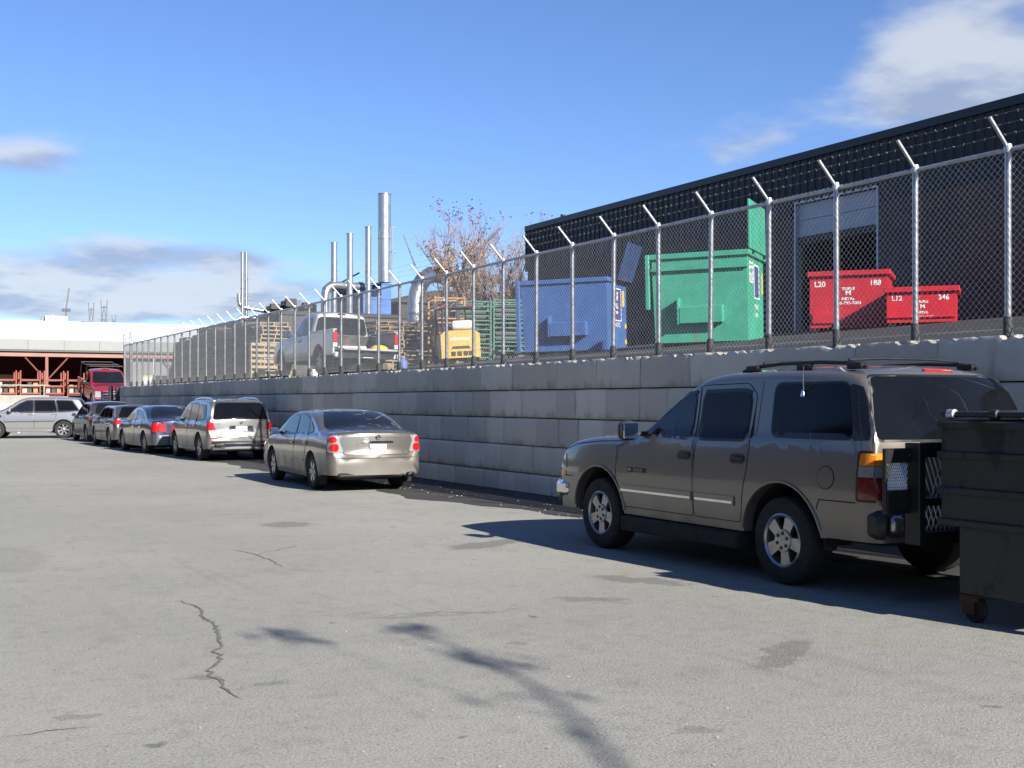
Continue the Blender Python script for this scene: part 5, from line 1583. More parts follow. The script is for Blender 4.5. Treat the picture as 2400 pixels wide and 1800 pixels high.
o = link('pallet', pal[0], None, (11.35, 38.6, yard_z(11.35, 38.6) + .52)); o.rotation_euler = (R(90), 0, R(15))
o.location.z = yard_z(11.35, 38.6) + .60
tag(o, 'single pale pallet standing on edge by the fence in front of the pickup', 'pallet')
rnd = random.Random(5)
for (x, y, n, a, wh) in ((15.2, 37.6, 11, .1, 'left'), (16.6, 38.3, 12, -.1, 'right'), (15.8, 39.6, 13, .2, 'rear')):
    for j in range(n):
        o = link('pallet', palo[rnd.randrange(2)], None, (x + rnd.uniform(-.06, .06), y + rnd.uniform(-.06, .06), yard_z(x, y) + j * .1425)); o.rotation_euler = (0, 0, a + rnd.uniform(-.08, .08))
        tag(o, 'dark weathered pallet, %s from the ground in the %s pile right of the pickup' % (ORD[j], wh), 'pallet', 'weathered pallet piles')

# ---------------------------------------------------------------- steel stillages
M_grn = pm('green_rack_paint', (.035, .17, .115), .55, 0, .2, 5, dirt=(.08, .10, .08), dirt_amt=.4)
M_org = pm('orange_rack_paint', (.42, .21, .085), .6, 0, .2, 5, dirt=(.25, .12, .06), dirt_amt=.5)
M_card = pm('cardboard', (.33, .25, .16), .85, 0, .15, 4)


def stillage(name, label, cat, x, y, z, yaw, w, d, h, mat, slats, group, fill=None):
    t = thing(name, label, cat, (x, y, z), (0, 0, yaw), group)
    for sx in (-1, 1):
        for sy in (-1, 1):
            mb = MB(); mb.box(sx * w / 2 - .03, sx * w / 2 + .03, sy * d / 2 - .03, sy * d / 2 + .03, 0, h, .006); mb.build('post', mat, t)
    for k in range(slats):
        zz = .06 + (h - .14) * k / (slats - 1)
        for sy in (-1, 1): mb = MB(); mb.box(-w / 2 + .031, w / 2 - .031, sy * d / 2 - .018, sy * d / 2 + .018, zz, zz + .045); mb.build('rail', mat, t)
        for sx in (-1, 1): mb = MB(); mb.box(sx * w / 2 - .018, sx * w / 2 + .018, -d / 2 + .031, d / 2 - .031, zz + .002, zz + .043); mb.build('rail', mat, t)
    mb = MB(); mb.box(-w / 2 + .02, w / 2 - .02, -d / 2 + .02, d / 2 - .02, .07, .09); mb.build('base', mat, t)
    return t


gx, gy = 18.4, 37.4
for ci in range(2):
    for ri in range(3):
        x, y = gx + ci * 1.28, gy - ci * .35
        pos = ('bottom', 'middle', 'top')[ri]; side = ('left', 'right')[ci]
        stillage('stillage', '%s green steel stillage of the %s stack behind the forklift' % (pos, side), 'stillage', x, y, yard_z(x, y) + ri * .80, R(-15), 1.22, 1.0, .80, M_grn, 5, 'green stillages')
for ci in range(2):
    for ri in range(3):
        x, y = gx + ci * 1.28, gy - ci * .35
        mb = MB(); mb.box(-.52, .52, -.30, .44, .10, .52, .03); o = mb.build('packed_part', M_plastic, None, 40); o.location = (x, y, yard_z(x, y) + ri * .80); o.rotation_euler = (0, 0, R(-15))
        tag(o, 'dark load inside the %s green stillage of the %s stack' % (('bottom', 'middle', 'top')[ri], ('left', 'right')[ci]), 'load', 'loads in the green stillages')
for ri in range(3):
    x, y = 17.0, 36.4
    pos = ('bottom', 'middle', 'top')[ri]
    stillage('stillage', '%s orange steel stillage in the stack left of the green ones' % pos, 'stillage', x, y, yard_z(x, y) + ri * .82, R(-12), 1.0, 1.0, .82, M_org, 3, 'orange stillages')
x, y = 19.6, 34.6
stillage('stillage', 'tall narrow green steel rack between forklift and blue bin', 'stillage', x, y, yard_z(x, y), R(-10), .7, .9, 1.55, M_grn, 6, 'green stillages')
# rubbish by the pickup
for (px, py, Z, mat, nm, lb) in ((735, 864, 31.5, M_white, 'plastic_bottle', 'white plastic bottle by the fence left of the pickup wheel'), (945, 840, 31, pm('blue_can', (.15, .2, .5), .5), 'paint_tin', 'blue and white tin on the ground right of the pickup'), (910, 845, 31.5, M_card, 'carton', 'brown crumpled carton under the pickup tailgate')):
    p = at(px, py, Z); mb = MB()
    if nm == 'carton': mb.box(-.14, .14, -.1, .1, 0, .18, .02)
    else: mb.lathe([(.09, 0), (.11, .02), (.11, .20), (.05, .26), (.04, .30)], 12)
    o = mb.build(nm, mat, None, 40); o.location = (p.x, p.y, yard_z(p.x, p.y)); o.rotation_euler = (0, 0, .6); tag(o, lb, nm.split('_')[-1])
# ---------------------------------------------------------------- far end of the lot
M_conc = pm('poured_concrete', (.36, .345, .31), .9, 0, .15, 1.2, bump=.3, bscale=20)
PLAT = 1.85
mb = MB(); mb.box(-60, 8.4, 68.5, 140, -.2, PLAT); mb.box(8.4, 60, 68.5, 140, -.2, PLAT - .002)
tag(mb.build('platform', M_asph), kind='structure')
mb = MB(); mb.box(-30, 8.38, 68.2, 68.5, -.1, PLAT + .06, .02); o = mb.build('low_wall', M_conc); tag(o, 'low pale concrete wall behind the silver SUV at the far end', 'wall')
# ramp up beside the end of the block wall
mb = MB(); mb.grid([[(8.4, 57.4, .004), (15, 57.4, .004)], [(8.4, 61.6, 1.02), (15, 61.6, 1.02)], [(8.4, 68.6, 1.74), (15, 68.6, 1.74)]]); mb.box(8.38, 8.42, 57.4, 68.6, -.1, .0)
tag(mb.build('ramp', M_asph), kind='structure')
mb = MB(); mb.grid([[(10.6, 57.0, yard_z(10.6, 57)), (14, 57.0, yard_z(14, 57)), (50, 57, yard_z(50, 57))], [(15.0, 68.8, PLAT), (20, 68.8, PLAT), (50, 68.8, PLAT)]])
tag(mb.build('yard_slope', M_yard), kind='structure')
# end return of the block wall
for k, (x, y) in enumerate(((10.02, 57.42), (9.74, 57.50))):
    mb = MB(); mb.lathe([(.11, -.1), (.11, 2.22), (.09, 2.28), (.02, 2.32)], 14); o = mb.build('pipe_bollard', M_sleeve, None, 40); o.location = (x, y, 0)
    tag(o, ('thick grey steel gate post touching the end of the block wall', 'second grey steel gate post, beside the red pickup grille')[k], 'post', 'gate posts')

# white lattice panel
def lattice(x0, x1, y, z0, z1):
    t = thing('lattice_panel', 'white wooden lattice panel beyond the silver SUV bonnet', 'lattice', (x0, y, z0))
    W_, H_ = x1 - x0, z1 - z0; p = .16; k = -int(H_ / p) - 1
    while k * p < W_:
        for sg in (1, -1):
            a, b = (k * p, 0) if sg > 0 else (k * p, H_); c_, d_ = k * p + H_, (H_ if sg > 0 else 0)
            if a < 0: b += sg * (0 - a); a = 0
            if c_ > W_: d_ -= sg * (c_ - W_); c_ = W_
            if c_ - a > .03:
                mb = MB(); dx, dz = c_ - a, d_ - b; L = math.hypot(dx, dz); nx, nz_ = -dz / L * .022, dx / L * .022; yy = .0 if sg > 0 else .012
                mb.prism([(a + nx, b + nz_), (c_ + nx, d_ + nz_), (c_ - nx, d_ - nz_), (a - nx, b - nz_)], 'y', yy, yy + .011); mb.build('slat', M_white, t)
        k += 1
    for (a, b, c_, d_) in ((0, W_, -.05, 0), (0, W_, H_, H_ + .05), (-.05, 0, -.05, H_ + .05), (W_, W_ + .05, -.05, H_ + .05)): mb = MB(); mb.box(a, b, -.01, .035, c_, d_); mb.build('frame_bar', M_white, t)
    for x in (.0, W_ / 2, W_): mb = MB(); mb.box(x - .04, x + .04, .04, .12, -z0, H_); mb.build('post', M_white, t)


lattice(3.6, 6.5, 64.6, .75, 1.42)

# salmon steel stillages in a row on the platform
M_salmon = pm('salmon_primer', (.27, .06, .04), .65, 0, .2, 4, dirt=(.22, .08, .06), dirt_amt=.4)
M_goods = pm('pale_goods', (.42, .40, .35), .8, 0, .2, 3)
names = ('first', 'second', 'third', 'fourth', 'fifth')
for k in range(5):
    x = 5.2 + k * 1.22
    t = thing('stillage', '%s red-brown post stillage from the left, before the open shed' % names[k], 'stillage', (x, 70.6, PLAT), (0, 0, 0), 'red-brown post stillages')
    for sx in (-1, 1):
        for sy in (-1, 1):
            mb = MB(); mb.box(sx * .50 - .04, sx * .50 + .04, sy * .5 - .04, sy * .5 + .04, 0, 1.42 if sy < 0 else 1.34, .01); mb.build('post', M_salmon, t)
    for z in (.12, .52, .86):
        for sy in (-1, 1): mb = MB(); mb.box(-.45, .45, sy * .5 - .03, sy * .5 + .03, z, z + .09); mb.build('rail', M_salmon, t)
        for sx in (-1, 1): mb = MB(); mb.box(sx * .5 - .03, sx * .5 + .03, -.45, .45, z + .002, z + .088); mb.build('rail', M_salmon, t)
    mb = MB(); mb.box(-.44, .44, -.44, .44, .05, .10); mb.build('base', M_salmon, t)
    rnd = random.Random(k)
    for j in range(3):
        xx = -.40 + j * .28; g = MB(); g.box(xx, xx + rnd.uniform(.2, .26), -.38, rnd.uniform(.1, .38), .105, rnd.uniform(.45, .95), .01)
        o = g.build('packed_part', [M_goods, M_plastic, M_card][j], None, 40); o.location = (x, 70.6, PLAT)
        tag(o, ('pale load at the left inside the %s red-brown stillage', 'black load in the middle of the %s red-brown stillage', 'brown carton at the right inside the %s red-brown stillage')[j] % names[k], 'load', 'loads in the red-brown stillages')
mb = MB()
pr = thing('pipe_rail', 'thin pale green pipe railing above the low concrete wall', 'railing', (0, 68.9, PLAT))
for x in (2, 4, 6, 8.2): mb = MB(); mb.cyl((x, 0, 0), (x, 0, .62), .03, n=8); mb.build('post', pm('pale_green_pipe', (.30, .42, .36), .5), pr, 40)
mb = MB(); mb.tube([(0, 0, .60), (8.3, 0, .60)], .03, 8); mb.build('rail', MATS['pale_green_pipe'], pr, 40)

# ---------------------------------------------------------------- open shed with white roof
def roof_sheet():
    m, nt, b = nodes_of('white_roof_sheet'); g = NT(nt); vec = g.geo_pos()
    w = g.n.new('ShaderNodeTexWave'); w.inputs['Scale'].default_value = 1.6; w.bands_direction = 'X'; g.l.new(vec, w.inputs['Vector'])
    c = g.mix(g.ramp(g.noise(.3, 4, .6, vec), .35, .7), (.62, .61, .585), (.70, .69, .67))
    g.l.new(c, b.inputs['Base Color']); b.inputs['Roughness'].default_value = .5
    g.l.new(g.bump(w.outputs['Fac'], .2, .03), b.inputs['Normal']); return m


M_roofw = roof_sheet(); M_fascia = pm('grey_fascia', (.235, .25, .25), .5, .2, .06, 2); M_salbeam = pm('salmon_steel', (.33, .165, .125), .6, 0, .15, 2)
M_shedcol = pm('shed_column_red', (.25, .10, .07), .6, 0, .15, 2)
M_redwall = pm('red_shed_wall', (.16, .018, .022), .8, 0, .3, .8)
sh = thing('open_shed', 'long open-fronted steel shed with white roof and red interior', 'building', (0, 75, PLAT))
X0, X1 = -24, 34; EZ = 4.60 - PLAT
mb = MB(); rows = []
for (y, z) in ((-.30, EZ + .58), (16, EZ + 2.75), (32, EZ + .58)): rows.append([(x, y, z) for x in (X0, -8, 8, X1)])
mb.grid(rows); mb.grid([[(p[0], p[1], p[2] - .12) for p in r] for r in rows]); mb.build('roof', M_roofw, sh)
nf = 29
for k in range(nf):
    x = X0 + k * 2.0; mb = MB(); mb.box(x + .004, x + 1.996, -.36, -.30, EZ, EZ + .60, .006); mb.build('fascia_panel', M_fascia, sh)
mb = MB(); mb.box(X0, X1, -.44, -.28, EZ - .12, EZ - .01, .02); mb.build('gutter', pm('gutter_grey', (.10, .10, .10), .6), sh)
mb = MB(); mb.box(X0, X1, -.28, -.04, EZ - .40, EZ - .13, .01); mb.build('eaves_beam', M_salbeam, sh)
for x in (-17.5, -10.0, -2.0, 9.05, 17, 25):
    mb = MB(); mb.box(x - .08, x + .08, -.26, -.06, 0, EZ - .40); cc = mb.build('column', M_shedcol, sh)
    for s in (-1, 1):
        mb = MB(); mb.tube([(x + s * .05, -.16, EZ - 1.75), (x + s * 1.2, -.16, EZ - .42)], .04, 4); mb.build('knee_brace', M_shedcol, cc)
mb = MB(); mb.box(X0, X1, 11, 11.2, 0, EZ + 1.5); mb.box(X0, X0 + .2, 0, 11, 0, EZ + .5); mb.box(X1 - .2, X1, 0, 11, 0, EZ + .5); mb.build('rear_wall', M_redwall, sh)
mb = MB(); mb.box(X0, X1, 0, 11, EZ + .35, EZ + .45); mb.build('ceiling', M_redwall, sh)
mb = MB(); mb.box(14, 24, .1, .3, 0, EZ - .50); mb.build('side_cladding', pm('grey_cladding', (.20, .215, .23), .6), sh)
# goods inside, in the shade
mb = MB(); mb.box(-.0, 1.6, 0, 1.0, 0, 1.4, .03); o = mb.build('crate', M_card, None, 40); o.location = (6.6, 80, PLAT); tag(o, 'brown crate standing in the shade of the open shed', 'crate')
o = thing('rooftop_unit', 'white boxy air unit on the white shed roof', 'rooftop unit', (11.6, 91, 7.05))
mb = MB(); mb.box(-.75, .75, -.6, .6, 0, .62, .03); mb.build('casing', M_white, o, 40); mb = MB(); mb.lathe([(.22, 0), (.22, .08), (.05, .1)], 14, (-.2, 0, .62)); mb.build('fan_cowl', M_galv, o, 40)
mb = MB(); mb.box(-.95, -.75, -.15, .15, .25, .5, .02); mb.build('intake_hood', M_fascia, o)
o = thing('rooftop_vent', 'small brick-coloured vent box on the white shed roof', 'vent', (13.9, 91, 7.0)); mb = MB(); mb.box(-.45, .45, -.4, .4, 0, .34, .02); mb.build('casing', M_salbeam, o); mb = MB(); mb.box(-.5, .5, -.45, .45, .341, .38); mb.build('cap', M_fascia, o)

# ---------------------------------------------------------------- red pickup coming down the ramp
P_red = car_paint('red_truck_paint', (.42, .015, .03), .2, .3)
pit = math.atan(PLAT / 11.8)
rt_y = 65.1; rt_z = 1.02 + 3.5 * .103 + .004
rp = pickup('pickup_truck', 'red pickup truck with chrome grille and ladder rack at the wall end', P_red, (10.75, rt_y, rt_z), (-.1026, 0, math.pi), M_bed, tail=False)
c = rp
c.patch('grille', rounded([(-.60, .62), (.60, .62), (.62, .98), (-.62, .98)], .03), 'front', M_trim, off=.010, n=14, rows=6)
mb = MB()
for z in (.66, .79, .92):
    h = c.cast('front', 0, z, 0); mb = MB(); mb.box(-.62, .62, h[0].y - .06, h[0].y + .045, z - .028, z + .028, .012); mb.build('grille_bar', M_chrome, c.root, 40)
for s in (-1, 1):
    mb = MB(); mb.box(s * .62 - .03, s * .62 + .03, 2.55, 2.70, .60, 1.0, .012); mb.build('grille_bar', M_chrome, c.root, 40)
    c.patch('headlight', [(s * p[0], p[1]) for p in rounded([(.66, .68), (.95, .68), (.95, .96), (.66, .96)], .03)], 'front', M_lens, off=.012, n=8, rows=6)
    mb = MB(); mb.tube([(s * .84, -.98, 1.24), (s * .80, -1.0, 2.02)], .03, 6); mb.build('rack_post', M_black, c.root); mb = MB(); mb.tube([(s * .84, -2.9, 1.24), (s * .80, -2.85, 2.02)], .03, 6); mb.build('rack_post', M_black, c.root)
    mb = MB(); mb.tube([(s * .80, -2.85, 2.02), (s * .80, .25, 2.04)], .03, 6); mb.build('rack_rail', M_black, c.root)
for y in (-.98, -2.85, .2): mb = MB(); mb.tube([(-.82, y, 2.05), (.82, y, 2.05)], .03, 6); mb.build('rack_crossbar', M_black, c.root)
mb = MB(); mb.box(-.98, .98, 2.52, 2.74, .40, .60, .04); mb.build('front_bumper', M_chrome, c.root, 40)
c.badge_ = None
mb = MB(); mb.box(-.09, .09, 2.66, 2.73, .76, .82, .01); mb.build('emblem', pm('gold_badge', (.6, .42, .10), .3, .8), c.root, 40)
mb = MB(); mb.box(-.16, .16, -.2, 0.0, 1.885, 1.93, .01); mb.build('cab_lamp', M_amber, c.root, 40)

# barrier sign at the end of the upper yard
t = thing('barrier', 'small white and yellow barrier board with a white pole by the far fence', 'barrier', (11.45, 56.2, yard_z(11.45, 56.2)))
for k in range(2): mb = MB(); mb.box(-.55 + k * .56, -.01 + k * .56, -.05, .05, .05, .38, .01); mb.build('board', M_white, t)
for k in range(2): mb = MB(); mb.box(-.55 + k * .56, -.01 + k * .56, -.055, .055, .385, .46, .01); mb.build('top_strip', pm('safety_yellow', (.75, .55, .05), .5), t)
mb = MB(); mb.cyl((-.02, .08, 0), (-.02, .08, 1.25), .035, n=10); mb.build('pole', M_white, t, 40)

# blue drum tank showing over the pallets
t = thing('storage_tank', 'rounded blue tank showing above the far pallet stacks', 'tank', (14.6, 57.5, yard_z(14, 57) - .6)); mb = MB(); mb.lathe([(.02, 2.45), (.3, 2.40), (.48, 2.25), (.55, 2.0), (.55, .1), (.5, 0)], 20); mb.build('vessel', pm('tank_blue', (.06, .16, .42), .45), t, 50); mb = MB(); mb.tube([(0, 0, 2.42), (0, 0, 2.62)], .06, 8); mb.build('nozzle', M_galv, t)

# ---------------------------------------------------------------- plant building with dust collector and chimneys
M_plant = pm('plant_wall', (.075, .07, .068), .8, 0, .2, .6); M_plant2 = pm('brown_plant_wall', (.07, .052, .042), .85, 0, .25, .7)
pb = thing('plant_building', 'low dark plant building behind the pallets and pickup', 'building', (17.1, 55.4, 0))
mb = MB(); mb.box(0, 26, 0, 16, 1.5, 5.72); mb.build('wall', M_plant, pb)
mb = MB(); mb.box(-.08, 26.1, -.08, 16.1, 5.722, 5.92, .02); mb.build('roof_edge', M_clad, pb)
for k in range(9):
    mb = MB(); mb.box(1.2 + k * 2.6, 2.6 + k * 2.6, -.05, -.004, 4.3, 5.3); w_ = mb.build('window', M_glass, pb); mb = MB(); mb.box(1.88 + k * 2.6, 1.93 + k * 2.6, -.07, -.052, 4.3, 5.3); mb.build('window_bar', M_galv, w_)
pb2 = thing('plant_building', 'dark brown raised plant hall right of the blue dust collector', 'building', (24.2, 57.5, 0))
mb = MB(); mb.box(0, 12, 0.2, 12, 5.9, 6.75); mb.build('wall', M_plant2, pb2); mb = MB(); mb.prism([(-.3, 6.752), (12.3, 6.752), (9.5, 7.45), (2.0, 7.45)], 'y', .0, 12.2); mb.build('roof', M_plant2, pb2)

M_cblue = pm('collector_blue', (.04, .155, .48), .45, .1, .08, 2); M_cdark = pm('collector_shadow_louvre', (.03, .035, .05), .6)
M_steel = pm('bright_duct_steel', (.60, .62, .65), .33, .85, .10, 3)
dc = thing('dust_collector', 'blue panelled dust collector on the roof carrying the chimneys', 'dust collector', (21.75, 56.9, 5.93))
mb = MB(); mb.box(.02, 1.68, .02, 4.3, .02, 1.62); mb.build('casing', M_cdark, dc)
for i in range(3):
    for j in range(2):
        mb = MB(); mb.box(.0 + i * .568, .555 + i * .568, -.03, .015, .05 + j * .80, .84 + j * .80, .008); mb.build('panel', M_cblue, dc)
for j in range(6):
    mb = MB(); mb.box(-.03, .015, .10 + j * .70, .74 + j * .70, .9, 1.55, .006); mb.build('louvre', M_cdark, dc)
    mb = MB(); mb.box(-.03, .015, .10 + j * .70, .74 + j * .70, .1, .86, .006); mb.build('panel', pm('collector_blue_shaded', (.025, .045, .12), .5), dc)  # side facing away from the sun: its shade is painted in as darker blue
mb = MB(); mb.box(-.06, 1.74, -.06, 4.36, 1.622, 1.68, .01); mb.build('roof_plate', M_cblue, dc)
mb = MB(); mb.tube([(-.04, 4.3, 1.75), (-.04, 2, 1.95), (-.04, .0, 2.15)], .04, 6); mb.build('handrail', M_black, dc)


def chimney(px, ytop, Z, r, label, base=7.55, cap=True):
    p = at(px, ytop, Z); t = thing('chimney', label, 'chimney', (p.x, p.y, base), (0, 0, 0), 'steel chimneys')
    h = p.z - base; n = max(2, int(h / 1.6))
    for k in range(n):
        mb = MB(); mb.lathe([(r, h * k / n), (r, h * (k + 1) / n - .004)], 28, cap=False); mb.build('flue_section', M_steel, t, 60)
        mb = MB(); mb.lathe([(r + .004, h * (k + 1) / n - .05), (r + .022, h * (k + 1) / n - .04), (r + .022, h * (k + 1) / n - .005), (r + .004, h * (k + 1) / n)], 28, cap=False); mb.build('joint_band', M_steel, t, 60)
    mb = MB(); mb.lathe([(r - .01, .0), (r - .01, h - .02)], 20, cap=False); mb.build('flue_lining', M_under, t)
    for z in (h * .35, h * .62):
        if r > .2: mb = MB(); mb.tube([(r, 0, z), (r + .32, -.05, z), (r + .32, -.05, z + .02)], .03, 6); mb.build('bracket', M_galv, t)
        else: mb = MB(); mb.tube([(r, 0, z), (r + .14, 0, z)], .022, 6); mb.build('bracket', M_galv, t)
    if r > .2: mb = MB(); mb.tube([(r + .05, -.12, 0), (r + .05, -.12, h * .62)], .035, 6); mb.build('sample_pipe', M_galv, t)
    return t


chimney(901, 454, 60.0, .325, 'thickest and tallest bright steel chimney of the group')
chimney(863, 531, 59.8, .155, 'thin steel chimney directly left of the thickest one', 5.9)
chimney(820, 547, 59.7, .155, 'thin steel chimney, third from the right of the group', 5.9)
chimney(783, 568, 59.6, .155, 'thin steel chimney at the left end above the blue collector', 5.9)
chimney(568, 591, 60, .085, 'left pipe of the lone pair of thin steel chimneys', 5.5); chimney(577, 591, 60.3, .085, 'right pipe of the lone pair of thin steel chimneys', 5.5)


def duct(name, label, pts, r, mat=M_steel):
    t = thing(name, label, 'duct', pts[0]); o = Vector(pts[0]); P = [Vector(p) - o for p in pts]; out = [P[0]]
    for i in range(1, len(P) - 1):
        a, b, c_ = P[i - 1], P[i], P[i + 1]; d = min((a - b).length, (c_ - b).length) * .45
        p, q = b + (a - b).normalized() * d, b + (c_ - b).normalized() * d
        for k in range(9): s = k / 8; out.append(p * (1 - s) ** 2 + b * 2 * s * (1 - s) + q * s * s)
    out.append(P[-1]); mb = MB(); mb.tube(out, r, 18); mb.build('pipe', mat, t, 50)
    for k in range(1, len(out) - 1, 3):
        d = (out[k + 1] - out[k - 1]).normalized() * .03; mb = MB(); mb.tube([out[k] - d, out[k] + d], r + .02, 18); mb.build('collar', mat, t, 50)
    return t


A = at(762, 735, 59); duct('duct', 'curved steel duct rising into the left side of the blue collector', [(A.x, A.y, 5.9), (A.x, A.y, 7.35), (A.x + 2.6, A.y + .6, 7.35)], .21)
A = at(973, 735, 53); duct('duct', 'large steel duct bending back over the brown hall', [(A.x, A.y, 3.0), (A.x, A.y, 7.55), (A.x + 4.2, A.y + 2.2, 7.0)], .36)
A = at(560, 740, 60); duct('pipe', 'upper of two pale pipes feeding the lone chimney pair', [(A.x, A.y, 7.0), (A.x, A.y, 6.35), (A.x + 2.2, A.y, 6.05), (A.x + 6, A.y + .2, 6.05)], .10)
A = at(550, 745, 59.6); duct('pipe', 'lower of two pale pipes left of the roof units', [(A.x, A.y, 4.5), (A.x, A.y, 5.78), (A.x + 1.0, A.y, 5.78), (A.x + 6, A.y + .2, 5.74)], .07)
for k, (px0, px1, y0, mat) in enumerate(((637, 672, 715, M_clad), (672, 712, 703, pm('unit_grey', (.12, .13, .14), .6)), (712, 748, 712, MATS['unit_grey']))):
    a, b = at(px0, y0, 59.5), at(px1, y0, 59.5); t = thing('rooftop_unit', ('dark square roof unit, leftmost of three', 'grey middle roof unit with dark hood', 'grey roof unit nearest the curved duct')[k], 'rooftop unit', ((a.x + b.x) / 2, (a.y + b.y) / 2 + .7, 5.93), (0, 0, 0), 'roof units')
    w = (b - a).length / 2 * .9; h = a.z - 5.93; mb = MB(); mb.box(-w, w, -.5, .5, 0, h, .02); mb.build('casing', mat, t); mb = MB(); mb.box(-w - .1, w * .2, -.7, -.505, h * .5, h + .06, .02); mb.build('hood', M_clad, t)
mb = MB(); A = at(985, 665, 53); o = MB(); o.tube([(0, 0, 0), (-.55, 0, 1.35)], .035, 6); o = o.build('guy_pole', M_galv); p = at(973, 645, 53); o.location = (p.x, p.y, 7.6); tag(o, 'thin slanting steel rod above the large bent duct', 'rod')

# ---------------------------------------------------------------- pylons and masts far away
def pylon(px, ytop, Z, w, label, arms=True):
    p = at(px, ytop, Z); t = thing('pylon', label, 'pylon', (p.x, p.y, 0), (0, 0, -YAW), 'far pylons'); H_ = p.z; r = .11
    for sx in (-1, 1):
        for sy in (-1, 1): mb = MB(); mb.tube([(sx * w, sy * w, 0), (sx * w * .8, sy * w * .8, H_ * .82)], r, 4); mb.build('leg', M_pyl, t)
    n = 9
    for k in range(n):
        z0, z1 = H_ * .82 * k / n, H_ * .82 * (k + 1) / n; wa, wb = w * (1 - .2 * k / n), w * (1 - .2 * (k + 1) / n)
        mb = MB(); mb.tube([(-wa, -wa, z0), (wb, -wb, z1)], r * .6, 4); mb.tube([(wa, -wa, z0), (-wb, -wb, z1)], r * .6, 4); mb.tube([(-wb, -wb, z1), (wb, -wb, z1)], r * .6, 4); mb.build('brace', M_pyl, t)
    for s in (-1, 1):
        mb = MB(); mb.tube([(s * w * .8, 0, H_ * .82), (s * w * 1.2, 0, H_)], r, 4); mb.tube([(s * w * .8, 0, H_ * .82), (-s * w * .2, 0, H_ * .95)], r * .8, 4); mb.build('horn', M_pyl, t)
    mb = MB(); mb.tube([(-w * 1.3, 0, H_ * .93), (w * 1.3, 0, H_ * .93)], r * .8, 4); mb.build('cross_arm', M_pyl, t)
    return t


M_pyl = pm('pylon_steel', (.16, .17, .20), .7, .2)
pylon(214, 709, 330, .62, 'lattice pylon left of the tallest one, above the shed roof'); pylon(244, 703, 310, .70, 'tallest lattice pylon above the shed roof'); pylon(267, 738, 420, .55, 'smallest lattice pylon, right of the tallest one')
t = thing('light_mast', 'thin lamp mast above the shed roof, left of the pylons', 'mast', (at(155, 760, 200).x, at(155, 760, 200).y, 0), (0, 0, -YAW))
mb = MB(); mb.cyl((0, 0, 0), (0, 0, 17), .22, .14, n=8); mb.build('pole', M_pyl, t, 40); mb = MB(); mb.tube([(.0, 0, 17), (.5, 0, 20.5)], .10, 6); mb.build('whip', M_pyl, t)
for s in (-1, 1): mb = MB(); mb.box(s * .4 - .3, s * .4 + .3, -.2, .2, 16.6, 17.1, .05); mb.build('lamp_head', M_pyl, t)

# ---------------------------------------------------------------- bare autumn trees
M_bark = pm('bark', (.16, .125, .11), .9, 0, .25, 8); M_twig = pm('twig_bark', (.24, .17, .15), .9, 0, .2, 8)
def leaf_mat(name, a, b_):
    m, nt, b = nodes_of(name); g = NT(nt); n = g.noise(3.5, 3, .6, g.geo_pos()); c = g.mix(g.ramp(n, .35, .65), a, b_); g.l.new(c, b.inputs['Base Color']); b.inputs['Roughness'].default_value = .8
    return m


M_leaf = leaf_mat('dry_leaf', (.20, .105, .035), (.31, .19, .075)); M_leafred = leaf_mat('red_leaf', (.14, .02, .025), (.19, .05, .035))


